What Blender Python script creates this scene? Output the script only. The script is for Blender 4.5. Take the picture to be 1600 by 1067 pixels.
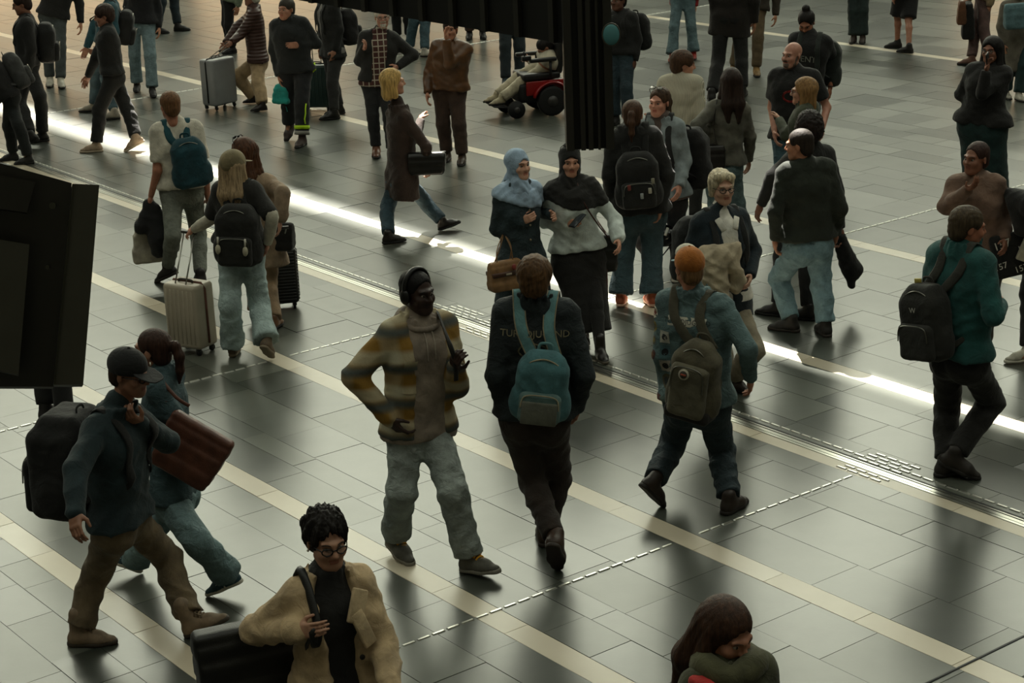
import bpy, bmesh, math, random
import numpy as np
from mathutils import Matrix, Vector

for _o in list(bpy.data.objects): bpy.data.objects.remove(_o)
scene = bpy.context.scene
COL = scene.collection
R_ = math.radians

# ------------------------------------------------------------------ camera
IW, IH = 1600, 1067
FPX, PITCH, ROLL, GRID, CAMH = 2993.85, R_(18.07987), R_(2.42054), R_(-52.94533), 4.86424
_cr, _sr = math.cos(ROLL), math.sin(ROLL)
CR = np.array([[1, 0, 0], [0, -math.sin(PITCH), math.cos(PITCH)], [0, -math.cos(PITCH), -math.sin(PITCH)]]) @ \
     np.array([[_cr, -_sr, 0], [_sr, _cr, 0], [0, 0, 1]])
CC = np.array([0, 0, CAMH])
cd = bpy.data.cameras.new('camera'); cam = bpy.data.objects.new('camera', cd); COL.objects.link(cam)
cd.sensor_width = 36.0; cd.lens = FPX / IW * 36.0; cd.clip_end = 300; cd.clip_start = 0.1
_m = Matrix(((CR[0, 0], -CR[0, 1], -CR[0, 2], 0), (CR[1, 0], -CR[1, 1], -CR[1, 2], 0), (CR[2, 0], -CR[2, 1], -CR[2, 2], CAMH), (0, 0, 0, 1)))
cam.matrix_world = _m
scene.camera = cam
cd.dof.use_dof = False

# ------------------------------------------------------------------ light and exposure
scene.view_settings.view_transform = 'Standard'
scene.view_settings.look = 'None'
scene.view_settings.gamma = 1.0
scene.view_settings.exposure = 0.15
scene.view_settings.use_curve_mapping = False
world = bpy.data.worlds.new('sky'); scene.world = world; world.use_nodes = True
world.node_tree.nodes['Background'].inputs[0].default_value = (0.75, 0.85, 0.95, 1)
world.node_tree.nodes['Background'].inputs[1].default_value = 0.6
WINDOW_RADIANCE = 7.0       # daylight behind the tall end-wall glazing
FILL_RADIANCE = 1.0         # glowing panels added under the ceiling as fill light
SHOP_RADIANCE = 3.0         # warm lit shop windows under the glazing
SUN_STRENGTH = 34.0
ca, sa = math.cos(GRID), math.sin(GRID)
AX = np.array([ca, sa, 0.0]); BX = np.array([-sa, ca, 0.0])      # paving directions
SUND = AX * 0.65 - BX * 0.28 + np.array([0, 0, -1.0])            # the way the sunlight travels
sd = bpy.data.lights.new('sun', 'SUN'); sd.energy = SUN_STRENGTH; sd.angle = R_(0.4); sd.color = (1.0, 0.95, 0.85)
sun = bpy.data.objects.new('sun', sd); COL.objects.link(sun)
sun.rotation_euler = Vector(SUND.tolist()).to_track_quat('-Z', 'Y').to_euler(); sun.location = (-10, 30, 40)

def ray(u, v):
    d = CR @ np.array([(u - IW / 2) / FPX, (v - IH / 2) / FPX, 1.0]); return d
def at_z(u, v, z=0.0):
    d = ray(u, v); return CC + d * ((z - CAMH) / d[2])
def at_y(u, v, y):
    d = ray(u, v); return CC + d * (y / d[1])
def AB(a, b, z=0.0): return AX * a + BX * b + np.array([0, 0, z])
def to_ab(P): return float(P @ AX), float(P @ BX)

# ------------------------------------------------------------------ materials
def srgb(h):
    if isinstance(h, str):
        h = h.lstrip('#'); c = [int(h[i:i + 2], 16) / 255 for i in (0, 2, 4)]
    else: c = h
    return [x / 12.92 if x <= .04045 else ((x + .055) / 1.055) ** 2.4 for x in c]
_mats = {}
class NT:
    def __init__(s, name):
        s.m = bpy.data.materials.new(name); s.m.use_nodes = True; s.t = s.m.node_tree
        s.b = s.t.nodes['Principled BSDF']
    def n(s, typ, **kw):
        nd = s.t.nodes.new(typ)
        for k, v in kw.items():
            if k[0] == 'i' and k[1:].isdigit(): nd.inputs[int(k[1:])].default_value = v
            else: setattr(nd, k, v)
        return nd
    def l(s, a, ao, b, bi): s.t.links.new(a.outputs[ao], b.inputs[bi])
    def bump(s, src, out, strength, dist=.01):
        bp = s.n('ShaderNodeBump'); bp.inputs['Strength'].default_value = strength; bp.inputs['Distance'].default_value = dist
        s.l(src, out, bp, 'Height'); s.l(bp, 'Normal', s.b, 'Normal'); return bp

def mat(kind, col='#808080', col2=None, rough=None):
    key = (kind, str(col), str(col2), rough)
    if key in _mats: return _mats[key]
    q = NT(kind + '_' + str(len(_mats))); b = q.b; c = srgb(col)
    b.inputs['Base Color'].default_value = (*c, 1)
    tc = q.n('ShaderNodeTexCoord')
    def ramp(src, out, c1, c2, p1=.35, p2=.65):
        r = q.n('ShaderNodeValToRGB'); e = r.color_ramp.elements
        e[0].position = p1; e[1].position = p2; e[0].color = (*c1, 1); e[1].color = (*c2, 1)
        q.l(src, out, r, 0); return r
    def noise(scale, detail=4, vec=None, rough_=.55):
        nz = q.n('ShaderNodeTexNoise'); nz.inputs['Scale'].default_value = scale; nz.inputs['Detail'].default_value = detail
        nz.inputs['Roughness'].default_value = rough_
        if vec is None: q.l(tc, 'Object', nz, 'Vector')
        else: q.l(vec, 0, nz, 'Vector')
        return nz
    def mapping(sc, rot=(0, 0, 0)):
        mp = q.n('ShaderNodeMapping'); mp.inputs['Scale'].default_value = sc; mp.inputs['Rotation'].default_value = rot
        q.l(tc, 'Object', mp, 'Vector'); return mp
    dk = [x * .72 for x in c]; lt = [min(1, x * 1.25) for x in c]
    if kind == 'cloth':
        b.inputs['Roughness'].default_value = rough or .88
        b.inputs['Sheen Weight'].default_value = .08
        nz = noise(9); r = ramp(nz, 0, dk, lt); q.l(r, 0, b, 'Base Color')
        fine = noise(15, 5); fine.inputs['Distortion'].default_value = 1.2; q.bump(fine, 0, .38, .022)
    elif kind == 'denim':
        b.inputs['Roughness'].default_value = .85
        nz = noise(7, 6, rough_=.7); r = ramp(nz, 0, [x * .6 for x in c], [min(1, x * 1.45) for x in c], .3, .7); q.l(r, 0, b, 'Base Color')
        mp = mapping((16, 16, 20)); fine = noise(1, 6, mp); fine.inputs['Distortion'].default_value = 1.0; q.bump(fine, 0, .6, .03)
    elif kind == 'leather':
        b.inputs['Roughness'].default_value = rough or .42
        nz = noise(12); r = ramp(nz, 0, dk, lt); q.l(r, 0, b, 'Base Color')
        vo = q.n('ShaderNodeTexVoronoi'); vo.inputs['Scale'].default_value = 140; q.l(tc, 'Object', vo, 'Vector'); q.bump(vo, 0, .15, .004)
    elif kind == 'knit':
        b.inputs['Roughness'].default_value = .95
        mp = mapping((1, 1, .35)); w = q.n('ShaderNodeTexWave'); w.inputs['Scale'].default_value = 38; w.inputs['Distortion'].default_value = 2; w.bands_direction = 'X'
        q.l(mp, 0, w, 'Vector'); r = ramp(w, 0, dk, lt, .1, .9); q.l(r, 0, b, 'Base Color'); q.bump(w, 0, .5, .006)
    elif kind == 'puffer':
        b.inputs['Roughness'].default_value = .5
        w = q.n('ShaderNodeTexWave'); w.inputs['Scale'].default_value = 7; w.bands_direction = 'Z'; q.l(tc, 'Object', w, 'Vector'); q.bump(w, 0, .5, .012)
    elif kind == 'plaid':       # two crossing sets of soft bands
        b.inputs['Roughness'].default_value = .92; c2 = srgb(col2)
        sep = q.n('ShaderNodeSeparateXYZ'); q.l(tc, 'Object', sep, 0)
        outs = []
        for ax, fr, ph in (('Z', 29, .3), ('X', 24, .9)):
            mu = q.n('ShaderNodeMath', operation='MULTIPLY_ADD'); q.l(sep, ax, mu, 0); mu.inputs[1].default_value = fr; mu.inputs[2].default_value = ph
            sn = q.n('ShaderNodeMath', operation='SINE'); q.l(mu, 0, sn, 0)
            outs.append(sn)
        r1 = ramp(outs[0], 0, c, c2, .1, .85); r2 = ramp(outs[1], 0, c, c2, .2, .8)
        mx = q.n('ShaderNodeMixRGB', blend_type='MIX'); mx.inputs[0].default_value = .35; q.l(r1, 0, mx, 1); q.l(r2, 0, mx, 2)
        mu2 = q.n('ShaderNodeMath', operation='MULTIPLY_ADD'); q.l(sep, 'Z', mu2, 0); mu2.inputs[1].default_value = 29; mu2.inputs[2].default_value = 2.4
        sn2 = q.n('ShaderNodeMath', operation='SINE'); q.l(mu2, 0, sn2, 0)
        r3 = ramp(sn2, 0, (0, 0, 0), (1, 1, 1), .35, 1.0)
        mx2 = q.n('ShaderNodeMixRGB', blend_type='MIX'); q.l(r3, 0, mx2, 0); q.l(mx, 0, mx2, 1); mx2.inputs[2].default_value = (*srgb('#4b504c'), 1)
        q.l(mx2, 0, b, 'Base Color'); fine = noise(60, 4); q.bump(fine, 0, .4, .006)
    elif kind == 'check':       # fine shirt check
        b.inputs['Roughness'].default_value = .9; c2 = srgb(col2)
        sep = q.n('ShaderNodeSeparateXYZ'); q.l(tc, 'Object', sep, 0); prev = None
        for ax in 'ZX':
            mu = q.n('ShaderNodeMath', operation='MULTIPLY'); q.l(sep, ax, mu, 0); mu.inputs[1].default_value = 95
            sn = q.n('ShaderNodeMath', operation='SINE'); q.l(mu, 0, sn, 0)
            r = ramp(sn, 0, (0, 0, 0), (1, 1, 1), .78, .9)
            if prev is None: prev = r
            else:
                mx = q.n('ShaderNodeMixRGB', blend_type='ADD'); mx.inputs[0].default_value = 1; q.l(prev, 0, mx, 1); q.l(r, 0, mx, 2); prev = mx
        mx = q.n('ShaderNodeMixRGB', blend_type='MIX'); q.l(prev, 0, mx, 0); mx.inputs[1].default_value = (*c, 1); mx.inputs[2].default_value = (*c2, 1)
        q.l(mx, 0, b, 'Base Color')
    elif kind == 'skin':
        b.inputs['Roughness'].default_value = .5; b.inputs['Subsurface Weight'].default_value = 0.0
        nz = noise(25, 3); r = ramp(nz, 0, [c[0] * .9, c[1] * .84, c[2] * .82], [min(1, c[0] * 1.08), c[1] * 1.06, c[2] * 1.05]); q.l(r, 0, b, 'Base Color')
    elif kind == 'hair':
        b.inputs['Roughness'].default_value = .62; b.inputs['Specular IOR Level'].default_value = .3
        mp = mapping((70, 70, 7)); nz = noise(1, 5, mp, .7); r = ramp(nz, 0, [x * .45 for x in c], [min(1, x * 1.5) for x in c], .35, .68); q.l(r, 0, b, 'Base Color'); q.bump(nz, 0, .6, .008)
    elif kind == 'metal':
        b.inputs['Metallic'].default_value = 1; b.inputs['Roughness'].default_value = rough or .3
        nz = noise(30); q.bump(nz, 0, .05, .002)
    elif kind == 'plastic':
        b.inputs['Roughness'].default_value = rough or .35
        nz = noise(6); r = ramp(nz, 0, [x * .92 for x in c], [min(1, x * 1.05) for x in c]); q.l(r, 0, b, 'Base Color')
    elif kind == 'emit':
        b.inputs['Emission Color'].default_value = (*c, 1); b.inputs['Emission Strength'].default_value = rough
        b.inputs['Base Color'].default_value = (0.02, 0.02, 0.02, 1)
    elif kind == 'glass':
        b.inputs['Roughness'].default_value = .05; b.inputs['Transmission Weight'].default_value = .9; b.inputs['Alpha'].default_value = .16
    _mats[key] = q.m
    return q.m

# ------------------------------------------------------------------ mesh helpers
def mkmesh(name, parts, mats):
    """parts: list of (V, [face arrays], material index)"""
    V = []; loops = []; starts = []; totals = []; mi = []; off = 0; lo = 0
    for v, fs, m in parts:
        v = np.asarray(v, dtype=np.float32).reshape(-1, 3); V.append(v)
        for f in fs:
            f = np.asarray(f, dtype=np.int32)
            if f.size == 0: continue
            n, k = f.shape
            loops.append((f + off).ravel()); totals.append(np.full(n, k, np.int32)); starts.append(lo + np.arange(n, dtype=np.int32) * k)
            mi.append(np.full(n, m, np.int32)); lo += n * k
        off += len(v)
    me = bpy.data.meshes.new(name); V = np.concatenate(V); loops = np.concatenate(loops)
    starts = np.concatenate(starts); totals = np.concatenate(totals); mi = np.concatenate(mi)
    me.vertices.add(len(V)); me.vertices.foreach_set('co', V.ravel())
    me.loops.add(len(loops)); me.loops.foreach_set('vertex_index', loops)
    me.polygons.add(len(starts)); me.polygons.foreach_set('loop_start', starts); me.polygons.foreach_set('loop_total', totals)
    me.polygons.foreach_set('material_index', mi)
    for m in (mats if isinstance(mats, (list, tuple)) else [mats]): me.materials.append(m)
    me.update(calc_edges=True)
    me.shade_smooth()
    return me
def link(name, me, parent=None, loc=None, rot=None):
    o = bpy.data.objects.new(name, me); COL.objects.link(o)
    if parent is not None: o.parent = parent
    if loc is not None: o.location = [float(x) for x in loc]
    if rot is not None: o.rotation_euler = rot
    return o
def tag(o, label=None, cat=None, group=None, kind=None):
    if label: o['label'] = label
    if cat: o['category'] = cat
    if group: o['group'] = group
    if kind: o['kind'] = kind
    return o
def nrm(v):
    v = np.asarray(v, float); n = np.linalg.norm(v); return v / n if n > 1e-9 else v
def box(c, hx, hy, hz, Rm=None):
    s = np.array([[-1, -1, -1], [1, -1, -1], [1, 1, -1], [-1, 1, -1], [-1, -1, 1], [1, -1, 1], [1, 1, 1], [-1, 1, 1]], float) * [hx, hy, hz]
    if Rm is not None: s = s @ np.asarray(Rm).T
    return s + np.asarray(c), [np.array([[3, 2, 1, 0], [4, 5, 6, 7], [0, 1, 5, 4], [1, 2, 6, 5], [2, 3, 7, 6], [3, 0, 4, 7]])]
_rb = {}
def rbox(c, hx, hy, hz, r=.01, seg=2, Rm=None):
    bm = bmesh.new(); bmesh.ops.create_cube(bm, size=1)
    for v in bm.verts: v.co = (v.co.x * 2 * hx, v.co.y * 2 * hy, v.co.z * 2 * hz)
    bmesh.ops.bevel(bm, geom=list(bm.edges), offset=r, segments=seg, affect='EDGES', profile=.5)
    bmesh.ops.triangulate(bm, faces=[f for f in bm.faces if len(f.verts) > 4])
    V = np.array([v.co[:] for v in bm.verts]); bm.verts.index_update()
    q4 = np.array([[v.index for v in f.verts] for f in bm.faces if len(f.verts) == 4]).reshape(-1, 4)
    q3 = np.array([[v.index for v in f.verts] for f in bm.faces if len(f.verts) == 3]).reshape(-1, 3)
    bm.free()
    if Rm is not None: V = V @ np.asarray(Rm).T
    return V + np.asarray(c), [q4, q3]
def tube(pts, r, n=8, closed=False, flat=1.0, up=None, caps=True):
    """sweep; r scalar or list; flat = thickness/width with `up` the thin direction"""
    P = np.asarray(pts, float); m = len(P); r = np.broadcast_to(np.asarray(r, float), (m,))
    T = np.zeros_like(P)
    for i in range(m):
        a = P[(i - 1) % m] if (closed or i > 0) else P[i]; b = P[(i + 1) % m] if (closed or i < m - 1) else P[i]
        T[i] = nrm(b - a)
    V = []; U = None
    for i in range(m):
        if up is not None:
            u0 = np.asarray(up[i] if np.ndim(up) == 2 else up, float)
        else:
            u0 = U if U is not None else (np.array([0, 0, 1.]) if abs(T[i][2]) < .9 else np.array([1., 0, 0]))
        U = nrm(u0 - T[i] * (u0 @ T[i])); S = np.cross(T[i], U)
        for k in range(n):
            t = 2 * math.pi * k / n
            V.append(P[i] + r[i] * (S * math.cos(t) + U * math.sin(t) * flat))
    Q = []
    for i in range(m if closed else m - 1):
        j = (i + 1) % m
        for k in range(n):
            k2 = (k + 1) % n; Q.append([i * n + k, i * n + k2, j * n + k2, j * n + k])
    F = [np.array(Q)]
    if not closed and caps:
        F.append(np.array([list(range(n))[::-1], [(m - 1) * n + k for k in range(n)]]))
    return np.array(V), F
def smooth_path(pts, n=6):
    P = np.asarray(pts, float); out = []
    for i in range(len(P) - 1):
        p0 = P[max(i - 1, 0)]; p1 = P[i]; p2 = P[i + 1]; p3 = P[min(i + 2, len(P) - 1)]
        for t in np.linspace(0, 1, n, endpoint=False):
            out.append(.5 * ((2 * p1) + (-p0 + p2) * t + (2 * p0 - 5 * p1 + 4 * p2 - p3) * t * t + (-p0 + 3 * p1 - 3 * p2 + p3) * t ** 3))
    out.append(P[-1]); return np.array(out)
def disc(c, nrm_, r, th=.004, n=20, rx=None):
    nn = nrm(nrm_); u = nrm(np.cross(nn, [0, 0, 1.]) if abs(nn[2]) < .9 else np.cross(nn, [1., 0, 0])); w = np.cross(nn, u); V = []
    for s in (0, th):
        for k in range(n):
            t = 2 * math.pi * k / n; V.append(np.asarray(c) + nn * s + u * math.cos(t) * (rx or r) + w * math.sin(t) * r)
    return np.array(V), [np.array([[k, (k + 1) % n, n + (k + 1) % n, n + k] for k in range(n)]), np.array([[n + k for k in range(n)], list(range(n))[::-1]])]
def ellmesh(c, r, n=10, m=7):
    V = [[0, 0, 1]]; 
    for i in range(1, m):
        p = math.pi * i / m
        for k in range(n): t = 2 * math.pi * k / n; V.append([math.sin(p) * math.cos(t), math.sin(p) * math.sin(t), math.cos(p)])
    V.append([0, 0, -1]); V = np.array(V) * np.asarray(r) + np.asarray(c); Q = []; Tt = []
    for k in range(n):
        k2 = (k + 1) % n; Tt.append([0, 1 + k, 1 + k2])
        for i in range(m - 2): Q.append([1 + i * n + k, 1 + (i + 1) * n + k, 1 + (i + 1) * n + k2, 1 + i * n + k2])
        Tt.append([len(V) - 1, 1 + (m - 2) * n + k2, 1 + (m - 2) * n + k])
    return V, [np.array(Q), np.array(Tt)]
def xf(part, Rm=None, t=None, s=1.0):
    V, F = part; V = np.asarray(V) * s
    if Rm is not None: V = V @ np.asarray(Rm).T
    if t is not None: V = V + np.asarray(t)
    return V, F
def mirror(part):
    V, F = part; V = np.array(V); V[:, 0] *= -1
    return V, [np.asarray(f)[:, ::-1] if np.asarray(f).size else f for f in F]
def RX(a): c, s = math.cos(a), math.sin(a); return np.array([[1, 0, 0], [0, c, -s], [0, s, c]])
def RY(a): c, s = math.cos(a), math.sin(a); return np.array([[c, 0, s], [0, 1, 0], [-s, 0, c]])
def RZ(a): c, s = math.cos(a), math.sin(a); return np.array([[c, -s, 0], [s, c, 0], [0, 0, 1]])

# ------------------------------------------------------------------ implicit surfaces (smooth union of tapered capsules and ellipsoids)
class Fld:
    def __init__(s, lo, hi, h):
        s.h = h; s.o = np.asarray(lo, float) - 2 * h; s.n = np.ceil((np.asarray(hi, float) + 2 * h - s.o) / h).astype(int) + 1
        s.d = np.full(s.n, .3, np.float32)
        s.ax = [s.o[i] + h * np.arange(s.n[i]) for i in range(3)]
    def win(s, lo, hi, mg):
        sl = []
        for i in range(3):
            a = int(max(0, math.floor((lo[i] - mg - s.o[i]) / s.h))); b = int(min(s.n[i], math.ceil((hi[i] + mg - s.o[i]) / s.h) + 1))
            if b <= a: return None
            sl.append(slice(a, b))
        G = np.stack(np.meshgrid(*[s.ax[i][sl[i]] for i in range(3)], indexing='ij'), -1)
        return tuple(sl), G
    def op(s, sl, e, k, op):
        d = s.d[sl]; k = max(k, 1e-4)
        if op == 'u': hh = np.maximum(k - np.abs(d - e), 0) / k; r = np.minimum(d, e) - hh * hh * k * .25
        elif op == 's': e = -e; hh = np.maximum(k - np.abs(d - e), 0) / k; r = np.maximum(d, e) + hh * hh * k * .25
        else: hh = np.maximum(k - np.abs(d - e), 0) / k; r = np.maximum(d, e) + hh * hh * k * .25
        s.d[sl] = r
    def cone(s, a, b, ra, rb=None, k=.03, w=None, f=1.0, op='u'):
        rb = ra if rb is None else rb; a = np.asarray(a, float); b = np.asarray(b, float); rm = max(ra, rb)
        q = s.win(np.minimum(a, b) - rm, np.maximum(a, b) + rm, k + 3 * s.h)
        if q is None: return
        sl, G = q; p = G - a; ba = b - a
        if w is not None:
            w = nrm(w); p = p + w * ((p @ w) * (1 / f - 1))[..., None]; ba = ba + w * ((ba @ w) * (1 / f - 1))
        L2 = max(ba @ ba, 1e-9); t = np.clip((p @ ba) / L2, 0, 1)
        e = np.sqrt(((p - t[..., None] * ba) ** 2).sum(-1)) - (ra + (rb - ra) * t)
        s.op(sl, e, k, op)
    def ell(s, c, r, Rm=None, k=.02, op='u'):
        c = np.asarray(c, float); r = np.asarray(r, float) * np.ones(3); rm = r.max()
        q = s.win(c - rm, c + rm, k + 3 * s.h)
        if q is None: return
        sl, G = q; p = G - c
        if Rm is not None: p = p @ np.asarray(Rm)
        k0 = np.sqrt(((p / r) ** 2).sum(-1)); k1 = np.sqrt(((p / (r * r)) ** 2).sum(-1)) + 1e-9
        s.op(sl, k0 * (k0 - 1) / k1, k, op)
    def box(s, c, hf, Rm=None, rd=.02, k=.01, op='u'):
        c = np.asarray(c, float); hf = np.asarray(hf, float); rm = np.linalg.norm(hf)
        q = s.win(c - rm, c + rm, k + 3 * s.h)
        if q is None: return
        sl, G = q; p = G - c
        if Rm is not None: p = p @ np.asarray(Rm)
        qd = np.abs(p) - (hf - rd)
        e = np.sqrt((np.maximum(qd, 0) ** 2).sum(-1)) + np.minimum(qd.max(-1), 0) - rd
        s.op(sl, e, k, op)
    def half(s, p, n, k=.01):            # keep the side where (x-p).n < 0
        G = np.stack(np.meshgrid(*s.ax, indexing='ij'), -1); e = (G - np.asarray(p)) @ nrm(n)
        s.op((slice(None),) * 3, e.astype(np.float32), k, 'i')
    def fold(s, amp, seed=0, fr=1.0, sc=(1, 1, 1)):
        X, Y, Z = np.meshgrid(*s.ax, indexing='ij'); r = random.Random(seed); o = [r.uniform(0, 6) for _ in range(6)]
        X = X * sc[0] * fr; Y = Y * sc[1] * fr; Z = Z * sc[2] * fr
        w1 = np.sin(9 * X + 7 * Z + o[0]) + np.sin(8 * Y - 6 * Z + o[1])
        rid = lambda ph: np.abs(np.sin(ph)) ** .8 - .6
        mk = .55 + .45 * np.sin(7 * Z + 5 * X + o[5]) * np.sin(6 * Y - 5 * Z + o[0])
        n = rid(21 * Z + 13 * X + 1.6 * w1 + o[2]) * mk + rid(17 * (X - Y) - 19 * Z + 1.4 * w1 + o[3]) * (1 - mk) + .35 * rid(33 * Z - 16 * X + 12 * Y + 1.8 * w1 + o[4])
        s.d += (1.3 * amp * n).astype(np.float32)
    def samp(s, P):
        P = np.asarray(P, float); g = (P - s.o) / s.h; g = np.clip(g, 0, s.n - 1.001); i = g.astype(int); t = g - i; r = 0
        for dx in (0, 1):
            for dy in (0, 1):
                for dz in (0, 1):
                    w = (t[..., 0] if dx else 1 - t[..., 0]) * (t[..., 1] if dy else 1 - t[..., 1]) * (t[..., 2] if dz else 1 - t[..., 2])
                    r = r + w * s.d[i[..., 0] + dx, i[..., 1] + dy, i[..., 2] + dz]
        return r
    def march(s, P, D, far=.6, eps=.004):
        """first point from P along D where the field falls under eps"""
        P = np.atleast_2d(np.asarray(P, float)); D = nrm(D); out = P.copy(); done = np.zeros(len(P), bool)
        for t in np.arange(0, far, .004):
            x = P + D * t; d = s.samp(x); hit = (~done) & (d < eps); out[hit] = x[hit]; done |= hit
            if done.all(): break
        out[~done] = (P + D * far * .7)[~done]
        return out
    def mesh(s):
        d = s.d; n = d < 0; I3 = [(i, j, k) for i in (0, 1) for j in (0, 1) for k in (0, 1)]
        c = sum(n[i:n.shape[0] - 1 + i, j:n.shape[1] - 1 + j, k:n.shape[2] - 1 + k].astype(np.int8) for i, j, k in I3)
        m = (c > 0) & (c < 8); idx = np.full(m.shape, -1, np.int32); I = np.argwhere(m); idx[m] = np.arange(len(I))
        acc = np.zeros((len(I), 3)); cnt = np.zeros(len(I))
        for a in I3:
            for ax in range(3):
                if a[ax]: continue
                b = list(a); b[ax] = 1
                da = d[I[:, 0] + a[0], I[:, 1] + a[1], I[:, 2] + a[2]]; db = d[I[:, 0] + b[0], I[:, 1] + b[1], I[:, 2] + b[2]]
                x = (da < 0) != (db < 0); t = np.where(x, da / np.where(x, da - db, 1), 0)
                p = np.zeros((len(I), 3)); p += a; p[:, ax] += t
                acc[x] += p[x]; cnt += x
        V = (I + acc / cnt[:, None]) * s.h + s.o; Q = []
        for ax in range(3):
            b, c2 = (ax + 1) % 3, (ax + 2) % 3
            sl0 = [slice(None)] * 3; sl1 = [slice(None)] * 3; sl0[ax] = slice(0, -1); sl1[ax] = slice(1, None)
            ch = n[tuple(sl0)] != n[tuple(sl1)]; E = np.argwhere(ch)
            E = E[(E[:, b] > 0) & (E[:, c2] > 0) & (E[:, b] < m.shape[b]) & (E[:, c2] < m.shape[c2])]
            ins = n[E[:, 0], E[:, 1], E[:, 2]]; cs = []
            for ob, oc in ((-1, -1), (0, -1), (0, 0), (-1, 0)):
                F = E.copy(); F[:, b] += ob; F[:, c2] += oc; cs.append(idx[F[:, 0], F[:, 1], F[:, 2]])
            q = np.stack(cs, 1); q[~ins] = q[~ins][:, ::-1]; Q.append(q)
        Q = np.concatenate(Q) if Q else np.zeros((0, 4), int)
        return V, [Q[(Q >= 0).all(1)]]
# ------------------------------------------------------------------ floor
def stone(name, c1, c2, rough, bumpy):
    q = NT(name); b = q.b
    tc = q.n('ShaderNodeTexCoord'); oi = q.n('ShaderNodeObjectInfo'); ge = q.n('ShaderNodeNewGeometry')
    ad = q.n('ShaderNodeMath', operation='ADD'); q.l(oi, 'Random', ad, 0); q.l(ge, 'Random Per Island', ad, 1)
    fr = q.n('ShaderNodeMath', operation='FRACT'); q.l(ad, 0, fr, 0)
    nz = q.n('ShaderNodeTexNoise'); nz.inputs['Scale'].default_value = 3.5; nz.inputs['Detail'].default_value = 3; q.l(ge, 'Position', nz, 'Vector')
    mu = q.n('ShaderNodeMath', operation='MULTIPLY_ADD'); q.l(fr, 0, mu, 0); mu.inputs[1].default_value = .7; mu.inputs[2].default_value = -.1
    a2 = q.n('ShaderNodeMath', operation='MULTIPLY_ADD'); q.l(nz, 0, a2, 0); a2.inputs[1].default_value = .55; q.l(mu, 0, a2, 2)
    r = q.n('ShaderNodeValToRGB'); r.color_ramp.elements[0].color = (*c1, 1); r.color_ramp.elements[1].color = (*c2, 1)
    r.color_ramp.elements[0].position = .05; r.color_ramp.elements[1].position = .95
    q.l(a2, 0, r, 0); q.l(r, 0, b, 'Base Color')
    rr = q.n('ShaderNodeMapRange'); rr.inputs[3].default_value = rough[0]; rr.inputs[4].default_value = rough[1]; q.l(fr, 0, rr, 0); q.l(rr, 0, b, 'Roughness')
    n2 = q.n('ShaderNodeTexNoise'); n2.inputs['Scale'].default_value = 55; n2.inputs['Detail'].default_value = 4; q.l(ge, 'Position', n2, 'Vector')
    q.bump(n2, 0, bumpy, .003)
    b.inputs['Specular IOR Level'].default_value = .5; b.inputs['IOR'].default_value = 1.65
    return q.m
M_slab = stone('floor_slate', (.022, .027, .022), (.095, .102, .083), (.29, .33), .05)
M_stripe = stone('floor_stripe_stone', (.44, .38, .28), (.62, .55, .42), (.30, .38), .05)
M_joint = stone('floor_joint', (.045, .05, .042), (.06, .062, .052), (.35, .45), .05)
M_bar = mat('metal', '#d8d8d0', rough=.32)
M_rail = mat('metal', '#c4c4ba', rough=.28)
M_dark = mat('plastic', '#15171a', rough=.5)

floor = link('floor', mkmesh('floor', [(*box((0, 24, -.0535), 46, 36, .05), 0)], M_joint))
tag(floor, kind='structure')

def project(P):
    c = CR.T @ (np.asarray(P) - CC); return FPX * c[0] / c[2] + IW / 2, FPX * c[1] / c[2] + IH / 2, c[2]
def inview(P, m=90):
    u, v, z = project(P); return z > 1 and -m < u < IW + m and -m < v < IH + m
rng = random.Random(7)
# rows across the paving (the nearer ones measured), stripes, and the drain rail
STRIPES = [(4.165, 4.335), (5.73, 5.90), (7.26, 7.43), (8.855, 8.975), (10.265, 10.435), (13.045, 13.215), (21.23, 21.40)]
ROWS = [2.9, 3.35, 3.66, 3.95, 4.165, 4.335, 4.75, 5.05, 5.45, 5.73, 5.90, 6.20, 6.39, 6.80, 7.26, 7.43, 7.83, 8.34, 8.655, 8.855, 8.975, 9.09, 9.30, 9.72, 10.0, 10.265,
        10.435, 10.8, 11.3, 11.6, 12.1, 12.5, 13.045, 13.215]
b_ = 13.215
while b_ < 21.2:
    w_ = rng.choice([.32, .42, .5, .55]); b_ = b_ + w_ if b_ + w_ < 20.95 else 21.23; ROWS.append(b_)
ROWS.append(21.40); b_ = 21.40
while b_ < 33: b_ += rng.choice([.4, .5, .6]); ROWS.append(b_)
_tm = {}
def tile_mesh(L, Wd, m, nm):
    key = (round(L, 2), round(Wd, 3), nm)
    if key not in _tm:
        x, y, e = L / 2 - .0008, Wd / 2 - .0008, .0014
        V = [[-x, -y, -.03], [x, -y, -.03], [x, y, -.03], [-x, y, -.03], [-x, -y, -.003], [x, -y, -.003], [x, y, -.003], [-x, y, -.003],
             [-x + e, -y + e, 0], [x - e, -y + e, 0], [x - e, y - e, 0], [-x + e, y - e, 0]]
        F = [[0, 1, 5, 4], [1, 2, 6, 5], [2, 3, 7, 6], [3, 0, 4, 7], [4, 5, 9, 8], [5, 6, 10, 9], [6, 7, 11, 10], [7, 4, 8, 11], [8, 9, 10, 11]]
        me = mkmesh(nm, [(np.array(V), [np.array(F)], 0)], m); me.shade_flat(); _tm[key] = me
    return _tm[key]
slabs = []; stripes = []
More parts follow.
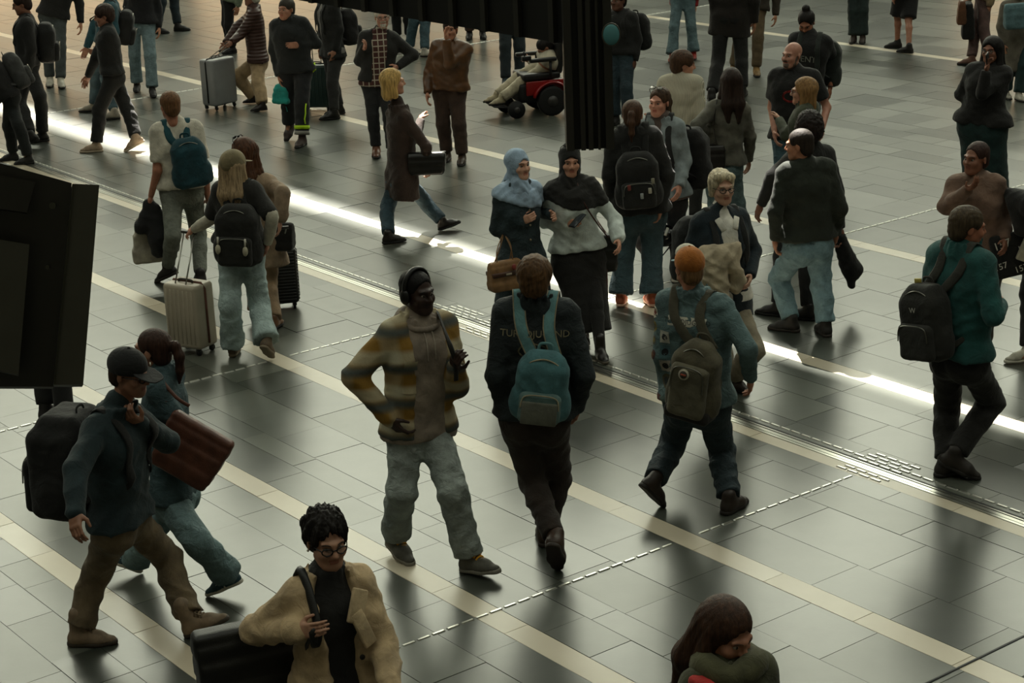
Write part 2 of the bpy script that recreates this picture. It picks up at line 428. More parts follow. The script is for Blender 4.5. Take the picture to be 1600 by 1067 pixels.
for b0, b1 in zip(ROWS[:-1], ROWS[1:]):
    is_s = any(abs(b0 - s[0]) < .01 and abs(b1 - s[1]) < .01 for s in STRIPES)
    if abs(b0 - 8.975) < .004: continue          # the drain rail lies here
    a = -46 + rng.uniform(0, .5); wd = b1 - b0
    while a < -3.5:
        L = rng.choice([.6, .7, .8, .9]) if is_s else round(rng.uniform(.35, .95) * (.8 + .5 * min(wd, .5)), 1)
        L = max(L, .3); c = AB(a + L / 2, (b0 + b1) / 2)
        if inview(c): (stripes if is_s else slabs).append((np.linalg.norm(c - CC), a + L / 2, (b0 + b1) / 2, L, wd))
        a += L
def lay(items, m, nm, rest_nm):
    items.sort(); far = []
    for i, (d, a, b, L, wd) in enumerate(items):
        p = AB(a, b, rng.uniform(-.0012, .0008)); rx = rng.gauss(0, .0013); ry = rng.gauss(0, .0011)
        if i < 300:
            link(nm, tile_mesh(L, wd, m, nm), floor, p, (rx, ry, GRID))
        else:
            V = np.array([v.co[:] for v in tile_mesh(L, wd, m, nm).vertices]) @ (RZ(GRID) @ RX(rx) @ RY(ry)).T + p
            F = np.array([list(f.vertices) for f in tile_mesh(L, wd, m, nm).polygons]); far.append((V, [F], 0))
    if far:
        me = mkmesh(rest_nm, far, m); me.shade_flat(); o = link(rest_nm, me, floor); o['kind'] = 'stuff'
lay(slabs, M_slab, 'slab', 'far_slabs')
lay(stripes, M_stripe, 'stripe_tile', 'far_stripe_tiles')
# raised metal guide bars
bars = []
def barline(a0, a1, b0, b1, along):
    n = int(round((abs(a1 - a0) + abs(b1 - b0)) / .1))
    for i in range(n):
        t = (i + .5) / n; bars.append((a0 + (a1 - a0) * t, b0 + (b1 - b0) * t, along))
barline(-34, -4.6, 9.142, 9.142, 'a')
barline(-8.035, -8.035, 4.4, 7.24, 'b'); barline(-8.035, -8.035, 7.45, 8.84, 'b')
barline(-12.875, -12.875, 3.6, 5.72, 'b'); barline(-12.875, -12.875, 5.92, 7.25, 'b'); barline(-12.875, -12.875, 7.45, 8.84, 'b')
barline(-12.25, -12.25, 9.35, 20, 'b')
barline(-24.2, -24.2, 10.5, 33, 'b')
for a0 in (-8.03, -12.85, -12.30):
    for r_ in range(4):
        for k in range(4):
            if r_ != 1: bars.append((a0 - .15 + .1 * k + (.03 if r_ % 2 else 0), 9.095 + .05 * r_, 'a'))
    for r_ in range(2):
        for k in range(4): bars.append((a0 - .15 + .1 * k + (.03 if r_ % 2 else 0), 8.89 + .05 * r_, 'a'))
bars = sorted([(np.linalg.norm(AB(a, b) - CC), a, b, o) for a, b, o in bars if inview(AB(a, b), 30)])
def barmesh():
    x, y = .043, .0105
    V = [[-x, -y, -.002], [x, -y, -.002], [x, y, -.002], [-x, y, -.002], [-x + .006, -y + .004, .005], [x - .006, -y + .004, .005], [x - .006, y - .004, .005], [-x + .006, y - .004, .005]]
    return np.array(V), [np.array([[0, 1, 5, 4], [1, 2, 6, 5], [2, 3, 7, 6], [3, 0, 4, 7], [4, 5, 6, 7]])]
bv, bf = barmesh(); bme = mkmesh('guide_bar', [(bv, bf, 0)], M_bar); bme.shade_flat(); far = []
for i, (d, a, b, o) in enumerate(bars):
    rz = GRID + (0 if o == 'a' else math.pi / 2)
    if i < 300: link('guide_bar', bme, floor, AB(a, b, .001), (0, 0, rz))
    else: far.append((bv @ RZ(rz).T + AB(a, b, .001), bf, 0))
if far:
    me = mkmesh('far_guide_bars', far, M_bar); me.shade_flat(); o = link('far_guide_bars', me, floor); o['kind'] = 'stuff'
# drain rail: two metal lips with a dark gap
for bb, hw, zz, m_ in ((8.99, .012, .002, M_rail), (9.022, .016, .003, M_rail), (9.047, .007, -.006, M_dark), (9.062, .006, .001, M_rail), (9.08, .01, -.002, M_dark)):
    me = mkmesh('drain_rail', [(*box((0, 0, 0), 17, hw, .02), 0)], m_); me.shade_flat()
    link('drain_rail', me, floor, AB(-20, bb, zz - .02), (0, 0, GRID))
# a dark expansion joint at the lower right
me = mkmesh('expansion_joint', [(*box((0, 0, 0), .008, 1.6, .003), 0)], M_dark); link('expansion_joint', me, floor, AB(-5.84, 7.6, 0), (0, 0, GRID))

# ------------------------------------------------------------------ the hall around it
M_wall = mat('plastic', '#6a675e', rough=.8); M_ceil = mat('plastic', '#55534c', rough=.8); M_low = mat('plastic', '#3a332b', rough=.7); M_frame = mat('plastic', '#23262a', rough=.5)
M_day = mat('emit', '#fcffe6', rough=WINDOW_RADIANCE); M_fill = mat('emit', '#fbffea', rough=FILL_RADIANCE); M_shop = mat('emit', '#ffd9a8', rough=SHOP_RADIANCE)
WY, ZC, WX = 58.0, 31.0, 45.0
def struct(name, parts, m): o = link(name, mkmesh(name, [(*p, 0) for p in parts], m)); o.data.shade_flat(); return tag(o, kind='structure')
struct('wall_left', [box((-WX - .2, 24, 15), .2, 36, 16.2)], M_wall); struct('wall_right', [box((WX + .2, 24, 15), .2, 36, 16.2)], M_wall)
struct('wall_front', [box((0, -12.2, 15), 45.4, .2, 16.2)], M_wall)
WZ0, WZ1, WXA, WXB = 15.5, 29.5, -34.0, 30.0
struct('wall_far', [box((0, WY + .3, (WZ0 - 1) / 2), WX, .3, (WZ0 + 1) / 2)], M_low)
struct('wall_back', [box((0, WY + .3, (WZ1 + 32) / 2), WX, .3, (32 - WZ1) / 2),
                     box(((WXA - WX) / 2, WY + .3, 19), (WX + WXA) / 2, .3, 11), box(((WXB + WX) / 2, WY + .3, 19), (WX - WXB) / 2, .3, 11)], M_wall)
w1 = struct('window_1', [box(((WXA + WXB) / 2, WY + .45, (WZ0 + WZ1) / 2), (WXB - WXA) / 2, .05, (WZ1 - WZ0) / 2)], M_day)
fr = []
for i in range(9): fr.append(box((WXA + i * 8, WY + .1, (WZ0 + WZ1) / 2), .5, .25, (WZ1 - WZ0) / 2))
for i in range(5): fr.append(box(((WXA + WXB) / 2, WY + .2, WZ0 + i * (WZ1 - WZ0) / 4), (WXB - WXA) / 2, .15, .18))
o = link('window_frame', mkmesh('window_frame', [(*p, 0) for p in fr], M_frame), w1); o.data.shade_flat()
for i, (x0, x1, z1) in enumerate([(-26, -19, 4.2), (-17.5, -11, 4.2), (-9, -4.5, 4.2), (-2.5, 2.5, 3.6), (14, 20, 4)]):
    struct('window_%d' % (i + 2), [box(((x0 + x1) / 2, WY - .06, (z1 + .4) / 2), (x1 - x0) / 2, .05, (z1 - .4) / 2)], M_shop)
# ceiling with a narrow slot that lets a blade of sun in, and added glowing panels for fill
def up(a, b): return AB(a, b) + np.array([-SUND[0], -SUND[1], 1.0]) * ZC
s0, s1 = (-27.0, 10.12, 10.74), (-5.0, 10.28, 10.42)
c1, c2 = up(s0[0], s0[1]), up(s1[0], s1[1]); d1, d2 = up(s0[0], s0[2]), up(s1[0], s1[2])
def slab4(P): V = [np.array([p[0], p[1], ZC]) for p in P] + [np.array([p[0], p[1], ZC + .3]) for p in P]; return np.array(V), [np.array([[3, 2, 1, 0], [4, 5, 6, 7], [0, 1, 5, 4], [1, 2, 6, 5], [2, 3, 7, 6], [3, 0, 4, 7]])]
FARB = 140
struct('ceiling', [slab4([c1 - BX * FARB, c2 - BX * FARB, c2, c1]), slab4([d1, d2, d2 + BX * FARB, d1 + BX * FARB]),
                   slab4([c1 - AX * FARB - BX * FARB, c1 - BX * FARB, d1 + BX * FARB, d1 - AX * FARB + BX * FARB]), slab4([c2 - BX * FARB, c2 + AX * FARB - BX * FARB, d2 + AX * FARB + BX * FARB, d2 + BX * FARB])], M_ceil)
struct('window_7', [box((-31, 36, ZC - .1), 12, 21, .05)], M_fill); struct('window_8', [box((24, 36, ZC - .1), 20, 21, .05)], M_fill); struct('window_9', [box((0, 2, ZC - .1), 30, 8, .05)], M_fill)  # emissive fill panels added overhead, out of view, not glazed openings
# ------------------------------------------------------------------ body templates (head, hand, shoe, hair), metres for a 1.75 m person
_tpl = {}
def tpl(key, fn):
    if key not in _tpl: _tpl[key] = fn()
    return _tpl[key]
M_eye = mat('plastic', '#94897c', rough=.4); M_iris = mat('plastic', '#1c120c', rough=.15)
def head_tpl(fem, h):
    f = Fld((-.1, -.14, -.2), (.1, .13, .14), h); j = .9 if fem else 1.0
    f.ell((0, .016, .036), (.075 , .096, .085), k=.03)
    f.ell((0, -.03, -.03), (.061 * j, .068, .086), k=.03)
    f.ell((0, -.043, -.083), (.043 * j, .046, .036), k=.035)
    f.ell((0, -.083, -.102), (.017 * j, .015, .016), k=.03)
    for s in (-1, 1):
        f.cone((s * .045, -.080, .027), (0, -.094, .023), .009, .010, k=.02)
        f.ell((s * .04, -.068, -.028), (.026, .026, .024), k=.03)
        f.cone((s * .052 * j, -.02, -.06), (s * .03 * j, -.07, -.09), .016, .016, k=.03)
        f.ell((s * .031, -.103, .004), (.019, .016, .011), k=.012, op='s')
        f.ell((s * .077, .012, -.008), (.008, .021, .032), Rm=RZ(s * .35), k=.008)
        f.ell((s * .012, -.107, -.027), .009, k=.008)
    f.cone((0, -.094, .016), (0, -.119, -.022), .008, .012, k=.012)
    f.cone((-.016, -.093, -.051), (.016, -.093, -.051), .0062, k=.008); f.cone((-.013, -.092, -.062), (.013, -.092, -.062), .0072, k=.008)
    f.cone((-.022, -.1, -.0565), (.022, -.1, -.0565), .0035, k=.004, op='s')
    f.cone((0, .014, -.05), (0, .020, -.15), .044 if fem else .052, .043 if fem else .050, k=.03)
    V, F = f.mesh(); Q = F[0]; c = V[Q].mean(1)
    lip = (np.abs(c[:, 0]) < .022) & (c[:, 2] > -.070) & (c[:, 2] < -.046) & (c[:, 1] < -.088)
    parts = [(V, [Q[~lip]], 0), (V, [Q[lip]], 1)]
    for s in (-1, 1):
        parts.append((*ellmesh((s * .031, -.0815, .004), (.0135, .0125, .0082), 10, 7), 2)); parts.append((*ellmesh((s * .031, -.0895, .004), (.0075, .005, .0068), 8, 5), 3))
        b = [(s * .013, -.1015, .024), (s * .03, -.0985, .031), (s * .05, -.083, .026)]
        parts.append((*tube(smooth_path(b, 3), [.003] * 4 + [.0042] * 2 + [.003], 5, flat=.7), 4))
    return parts
def hand_tpl(curl, h=.0038):
    f = Fld((-.05, -.075, -.22), (.11, .055, .03), h)
    f.cone((0, -.02, -.04), (0, .02, -.04), .016, k=.012); f.box((0, 0, -.05), (.0135, .039, .043), rd=.013, k=.015); f.cone((0, 0, .02), (0, 0, -.03), .026, .026, w=(1, 0, 0), f=.72, k=.02)
    for i, (y, L) in enumerate(((-.030, .92), (-.0105, 1.0), (.0095, .94), (.028, .75))):
        p = np.array([.002, y, -.09 + (.006 if i == 3 else 0)]); a = 0; sp = (y) * .12
        for j, l in enumerate((.043, .027, .021)):
            a += math.radians((curl * (42, 58, 38)[j]) + (4 if i % 2 else 0)); d = np.array([math.sin(a), sp, -math.cos(a)])
            q = p + d * l * L; f.cone(p, q, (.0094, .0086, .0078)[j], (.0086, .0078, .0066)[j], k=.004); p = q
    t0 = np.array([.004, -.030, -.022]); t1 = t0 + np.array([.012 + .012 * curl, -.034 + .012 * curl, -.028]); t2 = t1 + np.array([.010 + .02 * curl, -.012 + .014 * curl, -.030])
    f.cone(t0, t1, .0145, .0108, k=.012); f.cone(t1, t2, .0105, .0080, k=.004)
    return f.mesh()
def shoe_tpl(kind, h=.006):
    f = Fld((-.07, -.23, -.1), (.07, .1, .16), h)
    f.cone((0, .035, -.05), (0, -.10, -.055), .042, .045, k=.03, w=(0, 0, 1), f=.95); f.cone((0, -.10, -.058), (.004, -.165, -.064), .045, .034, k=.03, w=(0, 0, 1), f=.75)
    f.cone((0, .012, -.02), (0, .008, .03 if kind == 'shoe' else .10), .047, .046, k=.03); f.cone((0, -.02, -.02), (0, -.09, -.04), .04, .035, k=.03)
    f.half((0, 0, -.066), (0, 0, -1), .004)
    up = f.mesh()
    g = Fld((-.07, -.23, -.1), (.07, .1, -.03), h * .8)
    g.cone((0, .04, -.075), (0, -.09, -.075), .042, .047, k=.01); g.cone((0, -.09, -.075), (.004, -.17, -.075), .047, .036, k=.03)
    g.half((0, 0, -.085), (0, 0, -1), .004); g.half((0, 0, -.058), (0, 0, 1), .004)
    return up, g.mesh()
def lace_tpl():
    out = []
    for i in range(6):
        y = -.042 - i * .016; z = .030 - i * .0125
        out.append((*tube(smooth_path([(-.026, y + .004, z - .012), (-.01, y, z + .0), (.012, y - .006, z), (.027, y - .004, z - .014)], 3), .0072, 5), 0))
    for s in (-1, 1): out.append((*tube(smooth_path([(0, -.04, .026), (s * .025, -.05, .034), (s * .03, -.07, .016), (s * .01, -.05, .022)], 3), .004, 5), 0))
    return out
def hair_tpl(style, h):
    long_ = style in ('long', 'longstraight', 'bob', 'pony', 'bun', 'longwave')
    f = Fld((-.17, -.16, -.42 if style[:4] == 'long' else -.26), (.17, .26 if style in ('pony',) else .2, .24), h)
    g = {'curly': .035, 'spiky': .020, 'bob': .020, 'long': .020, 'longstraight': .016, 'longwave': .022, 'buzz': .006, 'thin': .008, 'short': .013, 'mop': .024, 'pony': .010, 'bun': .012}.get(style, .012)
    f.ell((0, .022, .042), (.078 + g, .098 + g, .084 + g), k=.01)
    if style in ('short', 'buzz', 'thin', 'spiky', 'mop', 'curly', 'pony', 'bun'):
        f.ell((0, .06, -.03), (.066 + g * .6, .055 + g * .6, .07), k=.03)
    if style == 'swept':
        for s in (-1, 1): f.cone((s * .07, .01, .05), (s * .076, .012, -.055), .03, .022, k=.03)
        f.cone((-.06, -.06, .10), (.055, -.055, .085), .03, .03, k=.03); f.ell((0, .06, -.03), (.078, .06, .07), k=.03)
    if style == 'curly': f.ell((0, .05, -.02), (.115, .10, .10), k=.05)
    if style == 'bob':
        for s in (-1, 1): f.cone((s * .072, .01, .02), (s * .083, -.005, -.12), .038, .036, k=.03); f.cone((s * .05, .07, .02), (s * .06, .075, -.13), .05, .045, k=.04)
    if style[:4] == 'long':
        for s in (-1, 1):
            f.cone((s * .070, .015, .02), (s * .088, .0, -.15), .035, .036, k=.03); f.cone((s * .088, .0, -.15), (s * .095, -.01, -.30), .036, .018, k=.03)
            f.cone((s * .045, .075, .02), (s * .055, .10, -.2), .05, .055, k=.04); f.cone((s * .055, .10, -.2), (s * .05, .11, -.37), .055, .022, k=.04)
    if style == 'pony':
        p = [(0, .11, .03), (0, .155, .035), (.0, .18, -.03), (0, .175, -.12), (0, .16, -.2)]
        for i, r in enumerate((.02, .028, .03, .024)): f.cone(p[i], p[i + 1], r, (.028, .03, .024, .008)[i], k=.02)
    if style == 'bun': f.ell((0, .06, .145), (.045, .045, .04), k=.012)
    # open the face
    if style in ('thin', 'buzz'): f.ell((0, -.115, -.01), (.075, .085, .10), k=.02, op='s')
    elif style == 'mop': f.ell((0, -.125, -.05), (.072, .075, .09), k=.015, op='s')
    elif style in ('pony', 'bun', 'swept', 'spiky'): f.ell((0, -.11, -.015), (.072, .075, .098), k=.015, op='s')
    elif long_: f.ell((0, -.115, -.03), (.076, .085, .11), k=.015, op='s')
    else: f.ell((0, -.118, -.035), (.068, .075, .097), k=.015, op='s')
    if style in ('short', 'buzz', 'thin', 'spiky', 'pony', 'bun', 'mop'):
        for s in (-1, 1): f.ell((s * .088, -.012, -.03), (.03, .05, .045), k=.012, op='s')
        if style not in ('pony',): f.half((0, .05, -.105), (0, -.2, -1), .01)
    X, Y, Z = np.meshgrid(*f.ax, indexing='ij'); th = np.arctan2(X, Y)
    if style == 'curly': n = np.sin(90 * X + 3 * np.sin(60 * Z)) * np.sin(95 * Y + 3 * np.sin(70 * X)) * np.sin(85 * Z + 3 * np.sin(65 * Y)) * .012
    elif style == 'spiky': n = (np.sin(23 * th + 30 * Z) * np.sin(70 * Y + 8 * th)) * .013 * (Z > -.03)
    elif style in ('short', 'mop', 'thin', 'swept'): wv = 2.5 * np.sin(31 * X + 22 * Z) + 2.2 * np.sin(27 * Y - 25 * Z); n = (np.abs(np.sin(55 * X + 35 * Y + 12 * Z + wv)) - .6 + .5 * np.sin(90 * Y - 60 * X + 2 * wv)) * {'short': .0028, 'mop': .0038, 'swept': .004}.get(style, .001)
    else: n = (np.sin(24 * th + 3 * np.sin(14 * Z) + 2 * np.sin(30 * X)) * .5 + np.sin(53 * th + 4 * np.sin(17 * Z)) * .5) * (.0032 if style != 'longwave' else .006) * np.clip((.13 - Z) / .06, .15, 1)
    f.d += n.astype(np.float32)
    return f.mesh()
def cap_tpl(h=.006, back=False, slouch=False):
    f = Fld((-.14, -.24, -.06), (.14, .2, .18), h); f.ell((0, .018, .045), (.094, .117, .099), k=.01)
    f.half((0, -.02, .012), (0, -.10, -1), .006)
    V = f.mesh(); g = Fld((-.14, -.26, -.06), (.14, .2, .18), h)
    g.ell((0, -.115, .03), (.085, .085, .10), k=.01); g.half((0, -.115, .032), (0, .25, -1), .003)
    g2 = Fld((-.14, -.26, -.06), (.14, .2, .18), h * .8); g2.cone((-.03, -.10, .028), (.03, -.10, .028), .052, k=.02); g2.cone((-.02, -.145, .018), (.02, -.145, .018), .05, k=.03)
    g2.half((0, -.1, .034), (0, -.18, 1), .003); g2.half((0, -.1, .027), (0, .18, -1), .003)
    return V, g2.mesh()
def hijab_tpl(h=.007):
    f = Fld((-.3, -.24, -.42), (.3, .26, .2), h)
    f.ell((0, .018, .036), (.092, .114, .100), k=.02); f.ell((0, -.008, -.05), (.080, .092, .11), k=.04)
    f.cone((0, .012, -.1), (0, .03, -.2), .072, .085, k=.05)
    for s in (-1, 1): f.cone((s * .03, .02, -.2), (s * .10, .03, -.24), .07, .05, k=.06, w=(0, 0, 1), f=.75)
    f.cone((-.02, -.04, -.2), (.03, -.10, -.29), .09, .05, k=.06); f.cone((.0, .08, -.18), (0, .13, -.32), .09, .05, k=.06)
    f.ell((0, -.128, -.026), (.066, .088, .098), k=.010, op='s')
    X, Y, Z = np.meshgrid(*f.ax, indexing='ij'); f.d += (.005 * np.sin(60 * Z + 30 * np.abs(X) * np.sign(Y + .02) + 5 * np.sin(20 * X)) * (Z < -.06) + .0025 * np.sin(45 * Z + 40 * Y)).astype(np.float32)
    return f
def specs_tpl(r=.021, w=.0028, y0=-.112):
    out = []
    for s in (-1, 1):
        ring = [(s * .033 + 1.12 * r * math.cos(t), y0 + abs(math.cos(t)) * .003 + (.006 if math.cos(t) * s > .5 else 0), .002 + .82 * r * math.sin(t)) for t in np.linspace(0, 2 * math.pi, 14, endpoint=False)]
        out.append((*tube(ring, w, 5, closed=True), 0)); out.append((*tube([(s * .056, y0 + .006, .008), (s * .079, -.04, .006), (s * .082, .01, .0)], w * .8, 5), 0))
        out.append((*disc((s * .033, y0, .002), (0, -1, 0), r * .8, .0008, 12, r * 1.08), 1))
    out.append((*tube([(-.011, y0 + .001, .006), (0, y0 - .003, .009), (.011, y0 + .001, .006)], w * .8, 5), 0))
    return out
def beard_tpl(h=.005, big=False):
    f = Fld((-.1, -.16, -.19), (.1, .06, .03), h); f.ell((0, -.045, -.083), (.056, .062, .052 if not big else .06), k=.02)
    for s in (-1, 1): f.cone((s * .058, -.005, -.0), (s * .05, -.035, -.07), .014, .022, k=.02)
    f.cone((-.025, -.098, -.042), (.025, -.098, -.042), .009, k=.012)
    f.ell((0, -.07, .005), (.05, .06, .044), k=.01, op='s'); f.ell((0, -.11, -.057), (.02, .02, .007), k=.005, op='s')
    f.fold(.002, 3, 4)
    return f.mesh()

# ------------------------------------------------------------------ people
class Ctx: pass
NEAR, MID, FAR = .0114, .0164, .0255
def person(label, T, yaw, g=None, H=None, hy=None, hp=0, ht=0, N=None, P=None, el=None, er=None, wl=None, wr=None, kl=None, kr=None, al=None, ar=None,
           pl=0, pr=0, fl=None, fr=None, sex='m', bw=1.0, res=MID, skin='#c08a6c', hair=('short', '#2a1c12'), beard=None, cap=None, hijab=None, specs=None,
           top=None, inner=None, bot=None, shoes=None, curl=(.45, .45), dw=(0, 0), de=(0, 0), sit=None, ld=0, hs=None, tights=None, zw=(None, None), ze=(None, None), shawl=.74):
    fem = sex == 'f'; hy = yaw if hy is None else hy
    if g is not None: root = at_z(*g)
    else:
        root = at_z(T[0], T[1], H); root[2] = 0
    Rw = RZ(R_(yaw)); 
    def loc(Pw): return Rw.T @ (np.asarray(Pw) - root)
    def pix(uv, dep=0): return loc(at_y(uv[0], uv[1], root[1] - dep))
    Tl = pix(T, ld)
    if H is None: H = Tl[2] * 1.012
    s = H / 1.75; hs = s ** .5 if hs is None else hs
    F = Ctx(); F.s = s; F.root = root; F.yaw = yaw; F.H = H; F.pix = pix; F.loc = loc; F.Rw = Rw
    Rh = RZ(R_(hy - yaw)) @ RX(R_(hp)) @ RY(R_(ht)); hc = Tl - Rh @ np.array([0, 0, .118 * hs]); F.Rh = Rh; F.hc = hc; F.hs = hs
    Pv = pix(P) if P is not None else np.array([0, 0, .525 * H]) + (np.array([Tl[0], Tl[1], 0]) * .25)
    if sit is not None: Pv = sit
    if N is not None: Nk = pix(N, ld * .8)
    else: Nk = hc + np.array([0, .035, -.215 * hs])
    Nk = Nk + nrm(hc - Nk) * .03
    U = nrm(Nk - Pv); ln = np.linalg.norm(Nk - Pv); X = nrm(np.array([1, 0, 0]) - U * U[0]); Y = np.cross(U, X)
    def tp(x, y, z): return Pv + X * (x * s * bw) + Y * (y * s * bw) + U * (z * ln)
    F.tp = tp; F.U, F.X, F.Y, F.ln, F.Pv, F.Nk = U, X, Y, ln, Pv, Nk
    sw = .148 if fem else .172
    S = {+1: tp(sw, .01, .92), -1: tp(-sw, .01, .92)}
    L1, L2 = .168 * H, .150 * H
    def arm(sd, e, w, dwp, dep, zz, zq):
        s0 = S[sd]
        if e is None and w is None:
            E = s0 + np.array([sd * .05 * s, .03, -L1 * .97]); W_ = E + np.array([-sd * .01, -.07, -L2 * .96]); return E, W_
        def cand(uv, base, rng_):
            ds = np.linspace(-rng_, rng_, 41); yb = (Rw @ base + root)[1]
            return np.array([loc(at_y(uv[0], uv[1], yb + d)) for d in ds])
        if e is None:
            Wc = cand(w, s0, .5); pw = s0 + np.array([0, -.12 - dwp, -.3]); c = np.array([abs((x - pw)[1]) + 6 * max(0, np.linalg.norm(x - s0) - .97 * (L1 + L2)) for x in Wc]); W_ = Wc[c.argmin()]
            dv = W_ - s0; D = min(np.linalg.norm(dv), (L1 + L2) * .995); a = (L1 * L1 - L2 * L2 + D * D) / (2 * D); hgt = math.sqrt(max(L1 * L1 - a * a, 0)); u = nrm(dv); pole = np.array([sd * .5, .8, -.3]); pole = nrm(pole - u * (pole @ u)); return s0 + u * a + pole * hgt, W_
        Ec = cand(e, s0, L1); ce = np.array([3 * (abs(np.linalg.norm(x - s0) - L1) / L1) + abs((x - s0)[1] - .05 + dep) * 1.2 for x in Ec]); E = Ec[ce.argmin()]
        if zq is not None: E = loc(at_y(e[0], e[1], (Rw @ s0 + root)[1] - zq))
        if w is None: return E, E + np.array([0, -.10, -L2 * .9])
        Wc = cand(w, E, L2); cw = np.array([3 * (abs(np.linalg.norm(x - E) - L2) / L2) + abs((x - E)[1] + .10 + dwp) * 1.2 for x in Wc]); W_ = Wc[cw.argmin()]
        if zz is not None: W_ = loc(at_y(w[0], w[1], (Rw @ E + root)[1] - zz))
        # keep plausible lengths
        def lim(a, b, L): v = b - a; n = np.linalg.norm(v); return a + v / n * min(max(n, L * .62), L * 1.18) if n > 1e-6 else b
        E = lim(s0, E, L1); W_ = lim(E, W_, L2); return E, W_
    El, Wl = arm(1, el, wl, dw[0], de[0], zw[0], ze[0]); Er, Wr = arm(-1, er, wr, dw[1], de[1], zw[1], ze[1])
    F.E = {1: El, -1: Er}; F.W = {1: Wl, -1: Wr}; F.S = S
    # legs
    hw = .092 if fem else .088; Hp = {1: tp(hw, 0, -.02), -1: tp(-hw, 0, -.02)}; K = {}; A = {}; FD = {}; FP = {1: pl, -1: pr}
    T1, T2 = .245 * H, .235 * H
    for sd, a, k, fy, pt in ((1, al, kl, fl, pl), (-1, ar, kr, fr, pr)):
        az = .088 * s + (.16 * s * math.sin(R_(pt)) if pt > 0 else .05 * s * math.sin(R_(-pt)))
        if isinstance(a, np.ndarray): Aj = a
        elif a is not None: Aj = loc(at_z(a[0], a[1], az))
        else: Aj = np.array([sd * .10 * s, .02, az])
        h0 = Hp[sd]; dv = Aj - h0; D = np.linalg.norm(dv); q = max(1, D / (T1 + T2) / .998)
        if k is None and D > .76 * (T1 + T2): q = D / (T1 + T2) / (.995 if tights is None else .9999)
        l1, l2 = T1 * q, T2 * q
        if k is not None:
            kb = (Rw @ h0 + root)[1]; ds = np.linspace(-.45, .45, 61); C = np.array([loc(at_y(k[0], k[1], kb + d)) for d in ds])
            co = np.array([abs(np.linalg.norm(x - h0) - l1) + abs(np.linalg.norm(x - Aj) - l2) + .25 * max(0, (x - (h0 + Aj) / 2)[1]) for x in C]); Kj = C[co.argmin()]
        else:
            u = nrm(dv); aa = (l1 * l1 - l2 * l2 + D * D) / (2 * D); hg = math.sqrt(max(l1 * l1 - aa * aa, 0)); pole = np.array([sd * .12, -1, 0.0]); pole = nrm(pole - u * (pole @ u)); Kj = h0 + u * aa + pole * hg
        K[sd] = Kj; A[sd] = Aj; FD[sd] = R_((fy if fy is not None else yaw + sd * 6) - yaw)
    F.K, F.A, F.Hp = K, A, Hp
    emp = bpy.data.objects.new('person', None); COL.objects.link(emp); emp.location = root.tolist(); emp.rotation_euler = (0, 0, R_(yaw)); emp.empty_display_size = .2
    tag(emp, label, 'person'); F.o = emp
    # ---------- geometry of torso and limbs as tapered capsules, grown by e
    if fem: LV = [(.088, .005, -.06, .108), (.086, .004, .05, .104), (.055, -.002, .40, .088), (.068, -.005, .74, .094), (.105, .01, .92, .058)]
    else: LV = [(.080, .005, -.06, .105), (.076, .002, .06, .104), (.066, -.004, .40, .103), (.084, -.004, .74, .112), (.125, .01, .92, .062)]
    def torso(f, e, k=.05, lower=True, brst=True):
        for sd in (1, -1):
            for (x0, y0, z0, r0), (x1, y1, z1, r1) in zip(LV[:-1], LV[1:]):
                f.cone(tp(sd * x0, y0, z0), tp(sd * x1, y1, z1), r0 * s * bw + e, r1 * s * bw + e, k=k)
            f.cone(tp(sd * .03, .015, .98), tp(sd * sw * .9, .01, .935), .055 * s + e, .052 * s + e, k=.05)
            if fem and brst: f.ell(tp(sd * .062, -.078, .66), np.array([.06, .055, .06]) * s * bw + e, k=.05)
        f.cone(tp(0, 0, 0), tp(0, -.012, .8), .10 * s * bw + e, .11 * s * bw + e, k=.05)
    def armc(f, sd, e0, e1, e2, t=2.0, k=.035, kk=.02):
        g_ = 1.0 if not fem else .88
        a, b, c = S[sd], F.E[sd], F.W[sd]
        if t >= 1: f.cone(a, b, .054 * s * g_ + e0, .043 * s * g_ + e1, k=k)
        else: f.cone(a, a + (b - a) * t, .054 * s * g_ + e0, (.054 - .010 * t) * s * g_ + e1, k=k)
        if t > 1: c2 = b + (c - b) * min(1, t - 1); f.cone(b, c2, .043 * s * g_ + e1, (.043 - .014 * min(1, t - 1)) * s * g_ + e2, k=kk)
    def legc(f, sd, e0, e1, e2, t=2.0, k=.03):
        a, b, c = Hp[sd], K[sd], A[sd]; g_ = bw ** .5
        if t > 1:
            f.cone(a, b, .088 * s * g_ + e0, .060 * s * g_ + e1, k=k); m_ = b + (c - b) * .3; m_ = m_ + np.array([0, .012, 0]); c2 = b + (c - b) * (t - 1)
            f.cone(b, m_, .058 * s * g_ + e1, .056 * s * g_ + e1, k=.03); f.cone(m_, c2, .055 * s * g_ + e1, .042 * s * g_ + e2, k=.03)
        else: f.cone(a, a + (b - a) * t, .088 * s * g_ + e0, (.088 - .028 * t) * s * g_ + e1, k=k)
    def bnd(pts, mg): pts = np.array(pts); return pts.min(0) - mg, pts.max(0) + mg
    # ---------- body: one skin mesh (head and hands at finer grain)
    allp = [Pv, Nk, hc, El, Er, Wl, Wr, A[1], A[-1], K[1], K[-1], S[1], S[-1], Hp[1], Hp[-1]]
    f = Fld(*bnd(allp, .16), .0145 if (top or {}).get('sl', 2) < 2 or bot.get('t', 2) < 1.5 else .03); torso(f, -.012)
    for sd in (1, -1): armc(f, sd, -.006, -.003, -.002); legc(f, sd, -.012, -.006, -.004); f.cone(A[sd], A[sd] + np.array([0, -.06, -.04]), .035, .03, k=.02)
    f.cone(Nk, hc + Rh @ np.array([0, .02, -.06]), .050 * s if not fem else .043 * s, .046 * s if not fem else .04 * s, k=.05)
    parts = [(*f.mesh(), 0)]
    hh = .0060 if res <= NEAR else (.0084 if res <= MID else .0125)
